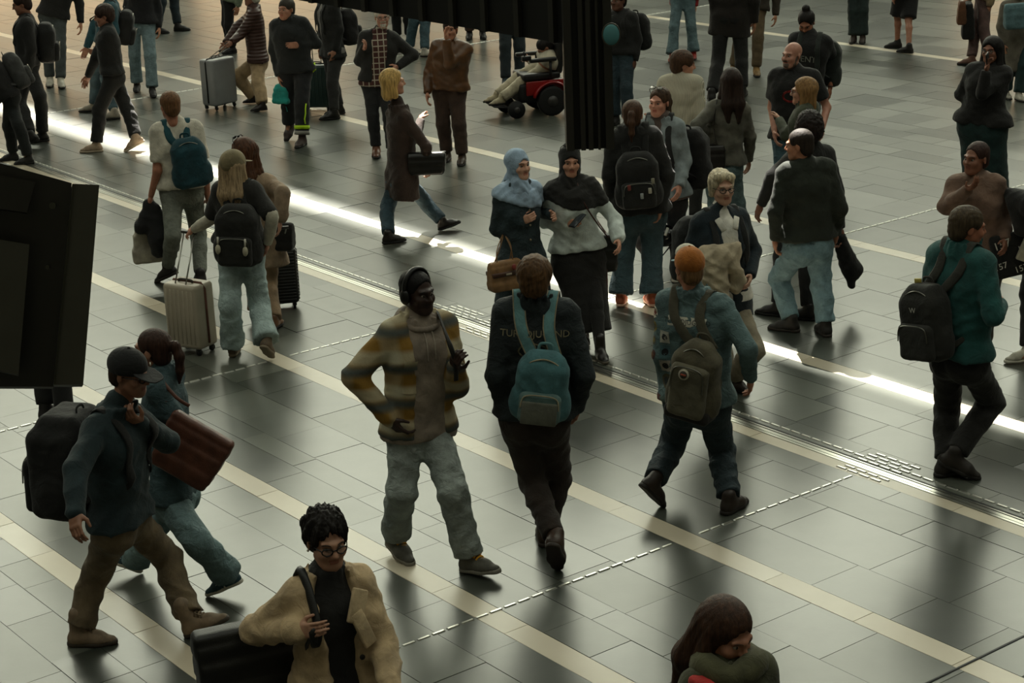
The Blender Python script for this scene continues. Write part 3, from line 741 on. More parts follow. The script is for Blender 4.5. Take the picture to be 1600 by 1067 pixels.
    for V, Fc, mi in tpl(('head', fem, hh), lambda: head_tpl(fem, hh)): parts.append((V * hs @ Rh.T + hc, Fc, mi))
    for sd, cu in ((1, curl[0]), (-1, curl[1])):
        hres = .0052 if res <= NEAR else (.007 if res <= MID else .0095); hm = tpl(('hand', cu, hres), lambda: hand_tpl(cu, hres))
        fd = nrm(F.W[sd] - F.E[sd]); th = np.array([0, -1., 0]) * abs(fd[2]) + np.array([0, 0, 1.]) * (1 - abs(fd[2])) + np.array([-sd * .15, 0, 0]); th = nrm(th - fd * (th @ fd)); Zx = -fd; Yx = -th; Xx = np.cross(Yx, Zx); Rhd = np.stack([Xx, Yx, Zx], 1)
        if sd == 1: hm = mirror(hm)
        V, Fc = xf(hm, Rhd, F.W[sd] + fd * .012, s * (.9 if fem else 1.0)); parts.append((V, Fc, 0)); F.__dict__.setdefault('hand', {})[sd] = F.W[sd] + fd * .09 * s; F.__dict__.setdefault('hR', {})[sd] = Rhd
    hcol = hair[1] if hair else '#2a1c12'
    c_ = [int(skin[i:i + 2], 16) for i in (1, 3, 5)]; lipc = '#%02x%02x%02x' % (int(c_[0] * .90), int(c_[1] * .76), int(c_[2] * .76))
    link('body', mkmesh('body', parts, [mat('skin', skin), mat('skin', lipc), M_eye, M_iris, mat('hair', hcol)]), emp)
    def hx(part, sc=1.0): return xf(part, Rh, hc, hs * sc)
    hh2 = .0078 if res <= NEAR else (.0105 if res <= MID else .015)
    if hair and not hijab and hair[0] != 'bald':
        hm = tpl(('hair', hair[0], hh2), lambda: hair_tpl(hair[0], hh2)); link('hair', mkmesh('hair', [(*hx(hm), 0)], mat('hair', hair[1])), emp)
    if beard: link('beard', mkmesh('beard', [(*hx(tpl('beard', beard_tpl)), 0)], mat('hair', beard)), emp)
    if cap:
        cv, cb = tpl('cap', cap_tpl); cs = 1.1 if hair and hair[0][:4] == 'long' else 1.0; cv = (cv[0] * cs, cv[1]); cb = (cb[0] * cs, cb[1]); back = cap[1] if len(cap) > 1 else 0; Rb = RZ(R_(back))
        co = link('cap', mkmesh('cap', [(*xf(xf(cv, Rb, (0, .0, 0)), Rh, hc, hs), 0)], mat('cloth', cap[0])), emp)
        link('cap_brim', mkmesh('cap_brim', [(*xf(xf(cb, Rb, (0, 0.03 if back else 0, 0)), Rh, hc, hs), 0)], mat('cloth', cap[2] if len(cap) > 2 else cap[0])), co)
        link('cap_button', mkmesh('cap_button', [(*xf(ellmesh((0, .018, .145), (.009, .009, .006)), Rh, hc, hs), 0)], mat('cloth', cap[0])), co)
    if hijab:
        hf = tpl('hijab', lambda: hijab_tpl().mesh()); link('headscarf', mkmesh('headscarf', [(*hx(hf), 0)], mat('cloth', hijab)), emp)
    if specs:
        g_o = link('glasses', mkmesh('glasses', [(V @ Rh.T * hs + hc, Fc, mi) for V, Fc, mi in [(xf((v, fc), specs[2] if len(specs) > 2 else None, specs[3] if len(specs) > 3 else None) + (mi,)) for v, fc, mi in specs_tpl(w=specs[1])]], [mat('plastic', specs[0], rough=.25), mat('glass', '#d8e0dc') if len(specs) <= 4 else mat('plastic', specs[4], rough=.1)]), emp)
    # ---------- top garment
    def torso_garment(name, d, mate):
        e = d.get('e', .018) * .82; hem = d.get('hem', .12); hem = hem - (.13 if hem < .2 else .08); sl = d.get('sl', 2.0); lo, hi = bnd([tp(.25, .2, -hem / ln - .1), tp(-.25, -.2, -hem / ln - .1), tp(.25, .2, 1.2), tp(-.25, -.2, 1.2)] + [S[1], S[-1]] + ([El, Er, Wl, Wr] if sl > 0 else []), .11)
        f = Fld(lo, hi, d.get('res', res)); torso(f, e, lower=True)
        fl_ = d.get('flare', .012)
        for sd in (1, -1):
            f.cone(tp(sd * .084, .004, -.02), tp(sd * (.088 + fl_), .004, -hem / ln), (.104 if not fem else .108) * s * bw + e, (.102 if not fem else .108) * s * bw + e + fl_, k=.05)
        f.cone(tp(0, 0, 0), tp(0, 0, -hem / ln), .10 * s * bw + e, .10 * s * bw + e, k=.05)
        f.half(tp(0, 0, -hem / ln), -U, .012)
        nk = d.get('neck', 'crew')
        f.cone(Nk + U * -.03, Nk + (hc - Nk) * (.34 if d.get('neck', 'crew') != 'crew' else .26) + Y * .008, .074 * s + e * .5, .068 * s, k=.04)
        if nk in ('collar', 'lapel', 'hood', 'turtle'):
            hgt = {'collar': .075, 'lapel': .08, 'hood': .05, 'turtle': .09}[nk] * s; ups = nrm(hc - Nk)
            for t in np.linspace(40, 320, 12) if nk != 'turtle' else np.linspace(0, 330, 12):
                a0 = R_(t); rr_ = (.080 * s + e * .45) if nk != 'turtle' or name in ('jacket',) else .066 * s; dx, dy = math.sin(a0) * rr_, -math.cos(a0) * rr_
                b0 = Nk + X * dx + Y * (dy + .0) + U * (-.01 - .03 * (1 - abs(t - 180) / 140 if nk != 'turtle' else 0) * 0)
                f.cone(b0, b0 + ups * hgt + X * dx * .1 + Y * dy * .12, .018, .013, k=.022)
        if nk == 'hood':
            f.cone(tp(-.07, .075, .99), tp(.07, .075, .99), .05 * s, k=.03); f.cone(tp(0, .10, .95), tp(0, .11, .82), .06 * s, .035 * s, k=.04)
        if d.get('open'):
            w0 = d['open'] * s; y0 = -(.125 * s * bw + e)
            f.cone(tp(0, -.10, 1.06), tp(0, -.165, .62), w0 * 1.25, w0 * 1.1, k=.01, op='s'); f.cone(tp(0, -.165, .62), tp(0, -.185, -hem / ln - .1), w0 * 1.1, w0 * 1.3, k=.01, op='s')
        for sd in (1, -1):
            if sl <= 0: break
            g2 = Fld.__new__(Fld); g2.__dict__ = dict(f.__dict__); g2.d = np.full(f.n, .3, np.float32)
            armc(g2, sd, e * .9, e * d.get('ea', 1.0), e * d.get('ew', .9), sl)
            if sl >= 2: g2.half(F.W[sd] + nrm(F.W[sd] - F.E[sd]) * .012, F.W[sd] - F.E[sd], .006)
            elif sl < 1: g2.half(S[sd] + (F.E[sd] - S[sd]) * sl, F.E[sd] - S[sd], .006)
            f.op((slice(None),) * 3, g2.d, .035, 'u')
            if d.get('cuff') and sl >= 2: fd = nrm(F.W[sd] - F.E[sd]); f.cone(F.W[sd] - fd * .05, F.W[sd] + fd * .005, .037 * s + e * .6, .036 * s + e * .6, k=.006)
            if d.get('puff'): f.cone(F.E[sd] + (F.W[sd] - F.E[sd]) * .2, F.E[sd] + (F.W[sd] - F.E[sd]) * .75, .06 * s, .065 * s, k=.04)
        f.fold(d.get('amp', .006), len(label) + len(name), d.get('fr', 1.0))
        o = link(name, mkmesh(name, [(*f.mesh(), 0)], mate), emp)
        return o, f
    if inner:
        F.io, F.inf = torso_garment(inner.get('name', 'shirt'), dict(inner, sl=inner.get('sl', 0), e=inner.get('e', .008)), inner['m'])
    if top: F.to, F.tf = torso_garment(top.get('name', 'jacket'), top, top['m'])
    if hijab:
        f = Fld(*bnd([S[1], S[-1], Nk, hc, tp(0, -.2, .6), tp(0, .2, .6)], .14), res)
        torso(f, .034, brst=False); f.ell(tp(.02, -.10, shawl + .08), (.10, .05, .08), k=.05)
        for sd in (1, -1): armc(f, sd, .034, .03, .03, .42)
        f.half(tp(0, -.1, shawl), -U - X * .25 + Y * .25, .02)
        f.cone(hc + Rh @ np.array([0, 0, -.06]), Nk, .074, .080, k=.05); f.fold(.009, 5, 1.6)
        f.ell(hc + Rh @ np.array([0, -.128, -.03]) * hs, np.array([.066, .088, .098]) * hs, Rm=Rh, k=.01, op='s')
        link('shawl', mkmesh('shawl', [(*f.mesh(), 0)], mat('cloth', hijab)), emp)
    # ---------- trousers, skirt
    if bot:
        k = bot.get('kind', 'trousers'); e = bot.get('e', .012); lo, hi = bnd([Pv, K[1], K[-1], A[1], A[-1], tp(.2, .2, .25), tp(-.2, -.2, .25)], .19)
        f = Fld(lo, hi, bot.get('res', res))
        for sd in (1, -1):
            for (x0, y0, z0, r0), (x1, y1, z1, r1) in zip(LV[:2], LV[1:3]): f.cone(tp(sd * x0, y0, z0), tp(sd * x1, y1, z1), r0 * s * bw + e * .5, r1 * s * bw + e * .5, k=.05)
            f.ell(tp(sd * .062, .06, -.04), np.array([.082, .08, .085]) * s * bw + e * .4, k=.05)
        f.half(tp(0, 0, .17), U, .01)
        if k == 'skirt':
            bt = (A[1] + A[-1]) / 2; up_ = Pv; hz = bot.get('len', .9); q = up_ + (bt - up_) * hz
            for sd in (1, -1):
                f.cone(Hp[sd], q + np.array([sd * bot.get('w', .06), 0, 0]) + (bt - up_) * .1, .10 * s + e, .10 * s + e * 1.2, k=.10)
            f.cone(up_, q + (bt - up_) * .1, .10 * s + e, .12 * s + e, k=.08); f.half(q, (bt - up_), .01)
        else:
            t = bot.get('t', 1.93)
            for sd in (1, -1):
                g2 = Fld.__new__(Fld); g2.__dict__ = dict(f.__dict__); g2.d = np.full(f.n, .3, np.float32)
                ek, eh = bot.get('ek', .008) * .55, bot.get('eh', .012)
                legc(g2, sd, e * .7, e * .7 + ek, e * .7 + eh, t + (.12 if t > 1.5 else .1))
                if t > 1.5: c2 = K[sd] + (A[sd] - K[sd]) * (t - 1); g2.half(c2, A[sd] - K[sd], .006)
                else: g2.half(Hp[sd] + (K[sd] - Hp[sd]) * t, K[sd] - Hp[sd], .006)
                f.op((slice(None),) * 3, g2.d, .04, 'u')
        f.fold(bot.get('amp', .006), len(label) + 5, 1.0, (1, 1, 1.0))
        F.bo = link(bot.get('name', k), mkmesh(k, [(*f.mesh(), 0)], bot['m']), emp); F.bf = f
    if tights:
        f = Fld(*bnd([Pv, K[1], K[-1], A[1], A[-1]], .15), res)
        for sd in (1, -1): legc(f, sd, -.006, .001, .002)
        link('tights', mkmesh('tights', [(*f.mesh(), 0)], tights), emp)
    # ---------- shoes
    sh = shoes or {}
    kind = sh.get('kind', 'shoe'); hsx = .0075 if res <= NEAR else (.011 if res <= MID else .015)
    up, so = tpl(('shoe', kind, hsx), lambda: shoe_tpl(kind, hsx)); F.shoe = {}
    for sd in (1, -1):
        if sh.get('none') == sd or sh.get('none') == 2: continue
        Rf = RZ(FD[sd]) @ RX(R_(FP[sd])); fs = s * (.93 if fem else 1.02) * sh.get('sc', 1.0)
        mu_ = sh.get('m') or mat('leather', '#1a1715'); ms_ = sh.get('sole') or mat('plastic', '#14130f', rough=.7); key = (kind, hsx)
        def shared(nm, parts, m_): return tpl((nm, key, m_.name), lambda: mkmesh(nm, parts, m_))
        o = link('boot' if kind == 'boot' else 'shoe', shared('shoe', [(*up, 0)], mu_), emp)
        M4 = Matrix.Identity(4)
        for i_ in range(3):
            for j_ in range(3): M4[i_][j_] = float(Rf[i_, j_] * fs)
            M4[i_][3] = float(A[sd][i_])
        o.matrix_local = M4
        link('sole', shared('sole', [(*so, 0)], ms_), o)
        if sh.get('laces'): link('laces', shared('laces', lace_tpl(), sh['laces']), o)
        if sh.get('stripes'):
            st = []
            for q in (-1, 1):
                for i in range(3): st.append((*tube([(q * .047, -.045 - i * .022, -.062), (q * .040, -.052 - i * .022, -.022)], .006, 5, flat=.5, up=(q, 0, 0)), 0))
            link('shoe_stripes', shared('shoe_stripes', st, sh['stripes']), o)
        F.shoe[sd] = o
    return F
# ------------------------------------------------------------------ things people carry
def thing(name, label, cat, F, base, yaw=None, group=None):
    """an Empty standing at local point `base` of person F; returns add(name, parts, mats, parent)"""
    e = bpy.data.objects.new(name, None); COL.objects.link(e); e.empty_display_size = .1
    e.location = (F.Rw @ base + F.root).tolist(); e.rotation_euler = (0, 0, R_(F.yaw)); tag(e, label, cat, group)
    def add(nm, parts, mats, parent=None):
        return link(nm, mkmesh(nm, [(np.asarray(V) - base, Fc, mi) for V, Fc, mi in parts], mats), parent or e)
    add.e = e
    return add
def backpack(F, label, w=.30, h=.46, d=.18, z=.52, m=None, mp=None, ms=None, res=.011, x=0.0, tilt=0, pocket=.5, top=.75, sw=.028, name='backpack', trim=None, side=True, chest=True, hang=0.0):
    m = m or mat('cloth', '#1a1c1f'); ms = ms or m; mp = mp or m
    sfc = F.tf.march([F.tp(x * .5, .55, z)], -F.Y)[0]
    Rm = np.stack([F.X, F.Y, F.U], 1) @ RY(R_(tilt)); c = sfc + F.Y * (d / 2 - .012) + F.X * x - F.U * hang
    f = Fld((-w / 2 - .06, -d / 2 - .05, -h / 2 - .04), (w / 2 + .06, d / 2 + .1, h / 2 + .04), res)
    f.box((0, 0, -h * .06), (w / 2, d / 2, h * .44), rd=min(.07, d * .42), k=.03); f.box((0, -d * .06, h * .2), (w / 2 * top, d / 2 * .8, h * .3), rd=min(.06, d * .36), k=.05)
    if side: 
        for s in (-1, 1): f.ell((s * w * .48, 0, -h * .25), (.035, d * .3, h * .2), k=.03)
    f.fold(.004, len(label), 1.2)
    base = c - Rm @ np.array([0, 0, h / 2])
    add = thing(name, label, 'backpack', F, base)
    def X(part): return xf(part, Rm, c)
    body = add('bag_body', [(*X(f.mesh()), 0)], m)
    if pocket:
        g = Fld((-w / 2, 0, -h / 2), (w / 2, d / 2 + .09, h / 2), res); g.box((0, d / 2 + .002, -h * .5 + h * pocket * .55), (w * .40, .045, h * pocket * .48), rd=.04, k=.01); g.fold(.003, 3, 1.3)
        add('pocket', [(*X(g.mesh()), 0)], mp)
        zp = [(-w * .36, d / 2 + .047, -h * .5 + h * pocket * .6), (-w * .3, d / 2 + .045, -h * .5 + h * pocket * .95), (0, d / 2 + .048, -h * .5 + h * pocket * 1.02), (w * .3, d / 2 + .045, -h * .5 + h * pocket * .95), (w * .36, d / 2 + .047, -h * .5 + h * pocket * .6)]
        add('zip', [(*X(tube(smooth_path(zp, 5), .0045, 5)), 0)], trim or mat('metal', '#77776f'), body)
    zt = [(-w * .5 * top, d * .32, h * .08), (-w * .42 * top, d * .36, h * .33), (0, d * .36, h * .43), (w * .42 * top, d * .36, h * .33), (w * .5 * top, d * .32, h * .08)]
    add('zip', [(*X(tube(smooth_path(zt, 5), .005, 5)), 0)], trim or mat('metal', '#77776f'), body)
    add('handle', [(*X(tube(smooth_path([(-.04, -d * .3, h * .46), (-.03, -d * .28, h * .46 + .045), (.03, -d * .28, h * .46 + .045), (.04, -d * .3, h * .46)], 5), .009, 6, flat=.5, up=(0, 1, 0))), 0)], ms)
    ups = []
    for s in (1, -1):
        t0 = c + Rm @ np.array([s * w * .22, -d * .40, h * .36]); tf = F.tf
        b1 = tf.march([F.tp(s * .075, .5, .86)], -F.Y)[0]; sh = tf.march([F.tp(s * .095, .02, 1.0) + F.U * .25], -F.U)[0]
        f1 = tf.march([F.tp(s * .10, -.5, .86)], F.Y)[0]; f2 = tf.march([F.tp(s * .115, -.5, .62)], F.Y)[0]; f3 = tf.march([F.tp(s * .13, -.5, .44)], F.Y)[0]
        bt = c + Rm @ np.array([s * w * .42, -d * .3, -h * .34]); sd_ = F.tp(s * .165, .02, .36)
        pts = smooth_path([t0, b1 + F.Y * .004, sh + F.U * .006, f1 - F.Y * .004, f2 - F.Y * .004, f3 - F.Y * .003, sd_, bt], 5)
        upv = [F.Y * .6 + F.U * .4, F.Y, F.U, -F.Y, -F.Y, -F.Y * .5 + F.X * s * .5, F.X * s, F.Y]
        upn = np.repeat(np.array(upv[:-1]), 5, 0); nxt = np.repeat(np.array(upv[1:]), 5, 0); tt = np.tile(np.linspace(0, 1, 5, endpoint=False), 7)[:, None]; upn = np.concatenate([upn * (1 - tt) + nxt * tt, [upv[-1]]])
        r = np.concatenate([np.full(24, sw), np.full(len(pts) - 24, sw * .55)])
        add('strap', [(*tube(pts, r, 8, flat=.22, up=upn), 0)], ms)
        if trim:
            for q in (-1, 1):
                S_ = np.cross(np.gradient(pts, axis=0), upn); S_ = S_ / np.linalg.norm(S_, axis=1)[:, None]; add('strap_piping', [(*tube(pts[:26] + S_[:26] * q * sw * .92 + upn[:26] * .003, .0042, 5), 0)], trim, body)
    add.X = X; add.body = body; add.c = c; add.Rm = Rm; add.dim = (w, h, d)
    return add
def softbag(F, label, base, w, h, d, m, Rm=None, strap=None, ms=None, name='handbag', cat='bag', taper=1.1, res=.011, flap=None, rd=.03, amp=.0018, sr=.009):
    """soft-sided bag standing on local point base, with strap paths in person space"""
    Rm = np.eye(3) if Rm is None else Rm; c = np.asarray(base) + Rm @ np.array([0, 0, h / 2])
    f = Fld((-w * .62, -d * .7 - .02, -h * .55), (w * .62, d * .7 + .02, h * .55), res)
    for i in range(4):
        t = i / 3; ww = w / 2 * (1 + (taper - 1) * t); f.box((0, 0, -h / 2 + h * (.17 + .22 * i)), (ww, d / 2 * (1.1 - .45 * t), h * .17 + (.06 * h if 0 < i < 3 else 0)), rd=min(rd, d * .3) if i in (0, 3) else .012, k=.02)
    f.fold(amp, len(label), 1.1); add = thing(name, label, cat, F, np.asarray(base, float))
    b = add('bag_body', [(*xf(f.mesh(), Rm, c), 0)], m); add.body = b; add.c = c; add.Rm = Rm
    if flap: add('flap', [(*xf(rbox((0, -d * .42, h * .2), w * .5 * taper, .010, h * .26, .006, 2), Rm, c), 0)], flap)
    for p in (strap or []): add('strap', [(*tube(smooth_path(p, 6), sr, 7, flat=.5), 0)], ms or m)
    return add
class Pos:                                      # a place on the floor with a heading, used like a person by thing()
    def __init__(s, uv, yaw): s.root = at_z(*uv); s.yaw = yaw; s.Rw = RZ(R_(yaw)); s.loc = lambda P: s.Rw.T @ (np.asarray(P) - s.root)
def suitcase(label, uv, yaw, w, d, h, col, rib=True, grip=None, panel=None, lean=0, m=None, zipc='#6d5a50', horizontal=False, hh=.45, ox=0):
    Q = Pos(uv, yaw); add = thing('suitcase', label, 'suitcase', Q, np.zeros(3)); wz = .055; Rm = RX(R_(lean)); m = m or mat('plastic', col, rough=.4)
    def X(p): return xf(p, Rm)
    sh = add('shell', [(*X(rbox((0, 0, wz + h / 2), w / 2, d / 2, h / 2, .035, 4)), 0)], m)
    if rib:
        n = 7 if not horizontal else 16
        for s in (-1, 1):
            for i in range(n):
                if horizontal: pr = rbox((0, s * d / 2, wz + h * (.08 + .84 * i / (n - 1))), w * .43, .006, .007, .004, 1)
                else: pr = rbox((w * (-.38 + .76 * i / (n - 1)), s * d / 2, wz + h / 2), .008, .006, h * .42, .004, 1)
                add('rib', [(*X(pr), 0)], m, sh)
        if horizontal:
            for s in (-1, 1):
                for i in range(n): add('rib', [(*X(rbox((s * w / 2, 0, wz + h * (.08 + .84 * i / (n - 1))), .006, d * .40, .007, .004, 1)), 0)], m, sh)
    loop = [(w / 2 + .003, 0, wz + .04), (w / 2 + .003, 0, wz + h - .04), (w / 2 - .03, 0, wz + h + .003), (-w / 2 + .03, 0, wz + h + .003), (-w / 2 - .003, 0, wz + h - .04), (-w / 2 - .003, 0, wz + .04)]
    add('zip', [(*X(tube(loop, .011, 6, flat=1)), 0)], mat('cloth', zipc), sh)
    if panel: add('side_panel', [(*X(rbox((w * .5 + .001, panel[1], wz + h / 2), .006, panel[2], h * .44, .004, 1)), 0)], mat('plastic', panel[0], rough=.5), sh)
    for sx in (-1, 1):
        for sy in (-1, 1):
            c = np.array([sx * (w / 2 - .045), sy * (d / 2 - .04), .026]); wh = add('wheel', [(*X(tube([c + [-.011, 0, 0], c + [.011, 0, 0]], .026, 12)), 0)], mat('plastic', '#161616', rough=.5))
            add('wheel_fork', [(*X(rbox(c + [0, .006, .028], .018, .018, .02, .005, 1)), 0)], mat('plastic', '#222222'), wh)
    top = np.array([0, 0, wz + h])
    add('carry_handle', [(*X(tube(smooth_path([top + [-.07, .02, 0], top + [-.06, .02, .022], top + [.06, .02, .022], top + [.07, .02, 0]], 4), .009, 6)), 0)], mat('plastic', '#3c3632'))
    add('carry_handle', [(*X(tube(smooth_path([(w / 2, 0, wz + h * .4), (w / 2 + .02, 0, wz + h * .42), (w / 2 + .02, 0, wz + h * .58), (w / 2, 0, wz + h * .6)], 4), .008, 6)), 0)], mat('plastic', '#3c3632'))
    if grip is not None or hh:
        g = np.asarray(grip) if grip is not None else top + np.array([0, d * .3, hh])
        for s in (-1, 1): add('pull_rod', [(*tube([X((np.array([top + [s * .055, d * .36, -.01]]), []))[0][0], g + np.array([s * .055, 0, -.01])], .0065, 6), 0)], mat('metal', '#a8a8a0'))
        add('pull_grip', [(*tube([g + [-.075, 0, 0], g + [.075, 0, 0]], .014, 8), 0)], mat('plastic', '#2a2826'))
    return add
def drape(F, label, cones, m, name='jacket', cat='jacket', res=.012, amp=.009, seed=1, base=None):
    pts = np.array([p for c in cones for p in c[:2]]); f = Fld(pts.min(0) - .1, pts.max(0) + .1, res)
    for a, b, ra, rb in cones: f.cone(a, b, ra, rb, k=.04)
    f.fold(amp, seed, 1.1); b0 = np.array([pts[:, 0].mean(), pts[:, 1].mean(), pts[:, 2].min()]); add = thing(name, label, cat, F, b0 if base is None else base); add('cloth_body', [(*f.mesh(), 0)], m); return add
def textmesh(s, size):
    c = bpy.data.curves.new('lettering', 'FONT'); c.body = s; c.size = size; c.align_x = 'CENTER'; c.align_y = 'CENTER'; c.resolution_u = 2
    o = bpy.data.objects.new('lettering', c); COL.objects.link(o); me = o.to_mesh(); V = np.array([v.co[:] for v in me.vertices]); Fs = [list(p.vertices) for p in me.polygons]; o.to_mesh_clear()
    bpy.data.objects.remove(o); bpy.data.curves.remove(c)
    q3 = [f for f in Fs if len(f) == 3]; q4 = [f for f in Fs if len(f) == 4]; return V, [np.array(q3).reshape(-1, 3), np.array(q4).reshape(-1, 4)]
def stick(fld, F, part2d, org, ux, uy, dirn, off=.003):
    """lay a flat 2-D part (x along ux, y along uy) onto a garment, marching along dirn"""
    V, Fc = part2d; P = org + np.outer(V[:, 0], ux) + np.outer(V[:, 1], uy); H_ = fld.march(P - nrm(dirn) * .3, dirn, far=.6, eps=off); return H_, Fc
def disc2d(r, n=18, rings=3):
    V = [[0, 0, 0]]; T = []; Q = []
    for j in range(1, rings + 1):
        for k in range(n): t = 2 * math.pi * k / n; V.append([r * j / rings * math.cos(t), r * j / rings * math.sin(t), 0])
    for k in range(n): T.append([0, 1 + k, 1 + (k + 1) % n])
    for j in range(rings - 1):
        for k in range(n): a = 1 + j * n; Q.append([a + k, a + n + k, a + n + (k + 1) % n, a + (k + 1) % n])
    return np.array(V), [np.array(T), np.array(Q).reshape(-1, 4)]
def rect2d(w, h, n=6):
    xs = np.linspace(-w / 2, w / 2, n); ys = np.linspace(-h / 2, h / 2, n); V = [[x, y, 0] for y in ys for x in xs]
    return np.array(V), [np.array([[j * n + i, j * n + i + 1, j * n + n + i + 1, j * n + n + i] for j in range(n - 1) for i in range(n - 1)])]
def onto(F, fld, nm, parts2d, org, ux, uy, dirn, m, parent, off=.003):
    return link(nm, mkmesh(nm, [(*stick(fld, F, p, org, ux, uy, dirn, off + i * .0015), i) for i, p in enumerate(parts2d)], m), parent)
# ------------------------------------------------------------------ hanging boards
_ch = np.array([0, 0, 0])
def hung(name, label, cat, parts, base):
    e = bpy.data.objects.new(name, None); COL.objects.link(e); e.location = base.tolist(); tag(e, label, cat)
    for nm, prt, m in parts:
        o = link(nm, mkmesh(nm, [((np.asarray(V) - base), Fc, 0) for V, Fc in prt], m), e); o.data.shade_flat()
    return e
M_case = mat('plastic', '#4c4a40', rough=.42); M_case2 = mat('plastic', '#2e2c26', rough=.5); M_edge = mat('metal', '#5a5a50', rough=.45); M_black = mat('plastic', '#0e0e0d', rough=.55)
def quadbox(P, back):        # a board from four front corners (world) pushed back by a vector
    P = [np.asarray(p) for p in P]; V = P + [p + back for p in P]
    return np.array(V), [np.array([[0, 1, 2, 3], [7, 6, 5, 4], [1, 0, 4, 5], [2, 1, 5, 6], [3, 2, 6, 7], [0, 3, 7, 4]])]
# left: the back of a hanging display case, seen past its edge
yb = 7.6
def L_(u, v, dy=0): return at_y(u, v, yb + dy)
bk = np.array([-.02, .06, -.03]); pieces = []
pieces.append(('case_body', [quadbox([L_(-60, 604), L_(84, 604), L_(112, 286), L_(-60, 238)], bk)], M_case2))
pieces.append(('side_panel', [quadbox([L_(84, 601, -.03), L_(130, 601, -.03), L_(155, 289, -.03), L_(113, 287, -.03)], bk)], M_case))
pieces.append(('service_hatch', [quadbox([L_(-60, 566, -.09), L_(29, 586, -.09), L_(46, 382, -.09), L_(-60, 364, -.09)], bk * .5)], M_case))
pieces.append(('upper_box', [quadbox([L_(-60, 318, -.06), L_(42, 332, -.06), L_(55, 284, -.06), L_(-60, 262, -.06)], bk * .4)], M_case2))
pieces.append(('trim_strip', [quadbox([L_(84, 601, -.035), L_(87, 601, -.035), L_(116, 288, -.035), L_(113, 287, -.035)], bk * .1)], M_edge))
pieces.append(('screw', [disc(L_(83, 321, -.02), (0, -1, .1), .014, .012, 12)], M_edge)); pieces.append(('screw', [disc(L_(75, 417, -.02), (0, -1, .1), .009, .012, 12)], M_edge))
for u in (-50, -75):
    p = L_(u, 262, .06); pieces.append(('hanger_rod', [tube([p, p + np.array([0, 0, 31 - p[2]])], .015, 6)], M_black))
pc = L_(40, 604); hung('display_case', 'dark back of a hanging display case at the left edge of the picture', 'display case', pieces, pc)
# top: ribbed black beam running away to the left, with a ribbed drop panel under its near end
p0 = at_y(884, 69, 8.4); dirb = -AX; Lb = 3.6
pieces = []
wv = np.array([.30, .23, 0]) * .9
def beamq(t0, t1, z0, z1, off): a = p0 + dirb * t0 + off; b = p0 + dirb * t1 + off; u = np.array([0, 0, 1.]); return [a + u * z0, b + u * z0, b + u * z1, a + u * z1]
pieces.append(('beam_core', [quadbox(beamq(-.02, Lb, 0, .75, np.zeros(3)), wv * .6)], M_black))
for i in range(14): t = .06 + i * .25; pieces.append(('rib', [quadbox(beamq(t, t + .035, 0.0, .75, -nrm(wv) * .02), nrm(wv) * .03)], M_case2))
q0 = at_y(880, 60, 8.3); q1 = at_y(956, 60, 8.3); zb = at_y(916, 233, 8.3)[2]
dx = (q1 - q0) * np.array([1, 1, 0]); u_ = np.array([0, 0, 1.]); base_ = np.array([q0[0], q0[1], zb])
pieces.append(('drop_panel', [quadbox([base_, base_ + dx, base_ + dx + u_ * 1.2, base_ + u_ * 1.2], np.array([0, .16, 0]))], M_black))
for t, wd in ((.0, .16), (.3, .10), (.46, .1), (.66, .05), (.82, .17)):
    pieces.append(('rib', [quadbox([base_ + dx * t, base_ + dx * (t + wd), base_ + dx * (t + wd) + u_ * 1.2, base_ + dx * t + u_ * 1.2], np.array([0, -.025, 0]))], M_case2))
for t in (.3, 2.6):
    p = p0 + dirb * t + np.array([.06, .05, .7]); pieces.append(('hanger_rod', [tube([p, p + np.array([0, 0, 31 - p[2]])], .02, 6)], M_black))
p = base_ + dx * .5 + np.array([0, .08, 1.15]); pieces.append(('hanger_rod', [tube([p, p + np.array([0, 0, 31 - p[2]])], .02, 6)], M_black))
hung('hanging_beam', 'ribbed black beam with a drop panel hanging from the top of the picture', 'beam', pieces, base_)
c_ = at_y(955, 54, 8.24); e = bpy.data.objects.new('reflection_disc', None); COL.objects.link(e); e.location = c_.tolist(); tag(e, 'round teal reflection built as a small disc at the edge of the black drop panel', 'mirror')  # a reflection on window glass, built here as a solid teal disc
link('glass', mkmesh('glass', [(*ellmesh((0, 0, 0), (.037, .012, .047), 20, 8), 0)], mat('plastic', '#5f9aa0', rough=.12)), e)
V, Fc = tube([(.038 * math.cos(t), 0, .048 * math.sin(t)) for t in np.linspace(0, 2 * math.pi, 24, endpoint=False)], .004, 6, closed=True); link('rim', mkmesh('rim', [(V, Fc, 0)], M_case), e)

# ------------------------------------------------------------------ the people, nearest first
C = lambda c: mat('cloth', c); D = lambda c: mat('denim', c); LE = lambda c, r=None: mat('leather', c, rough=r); K_ = lambda c: mat('knit', c); PL = lambda c, r=.35: mat('plastic', c, rough=r)
def n3(*a): return np.array(a, float)

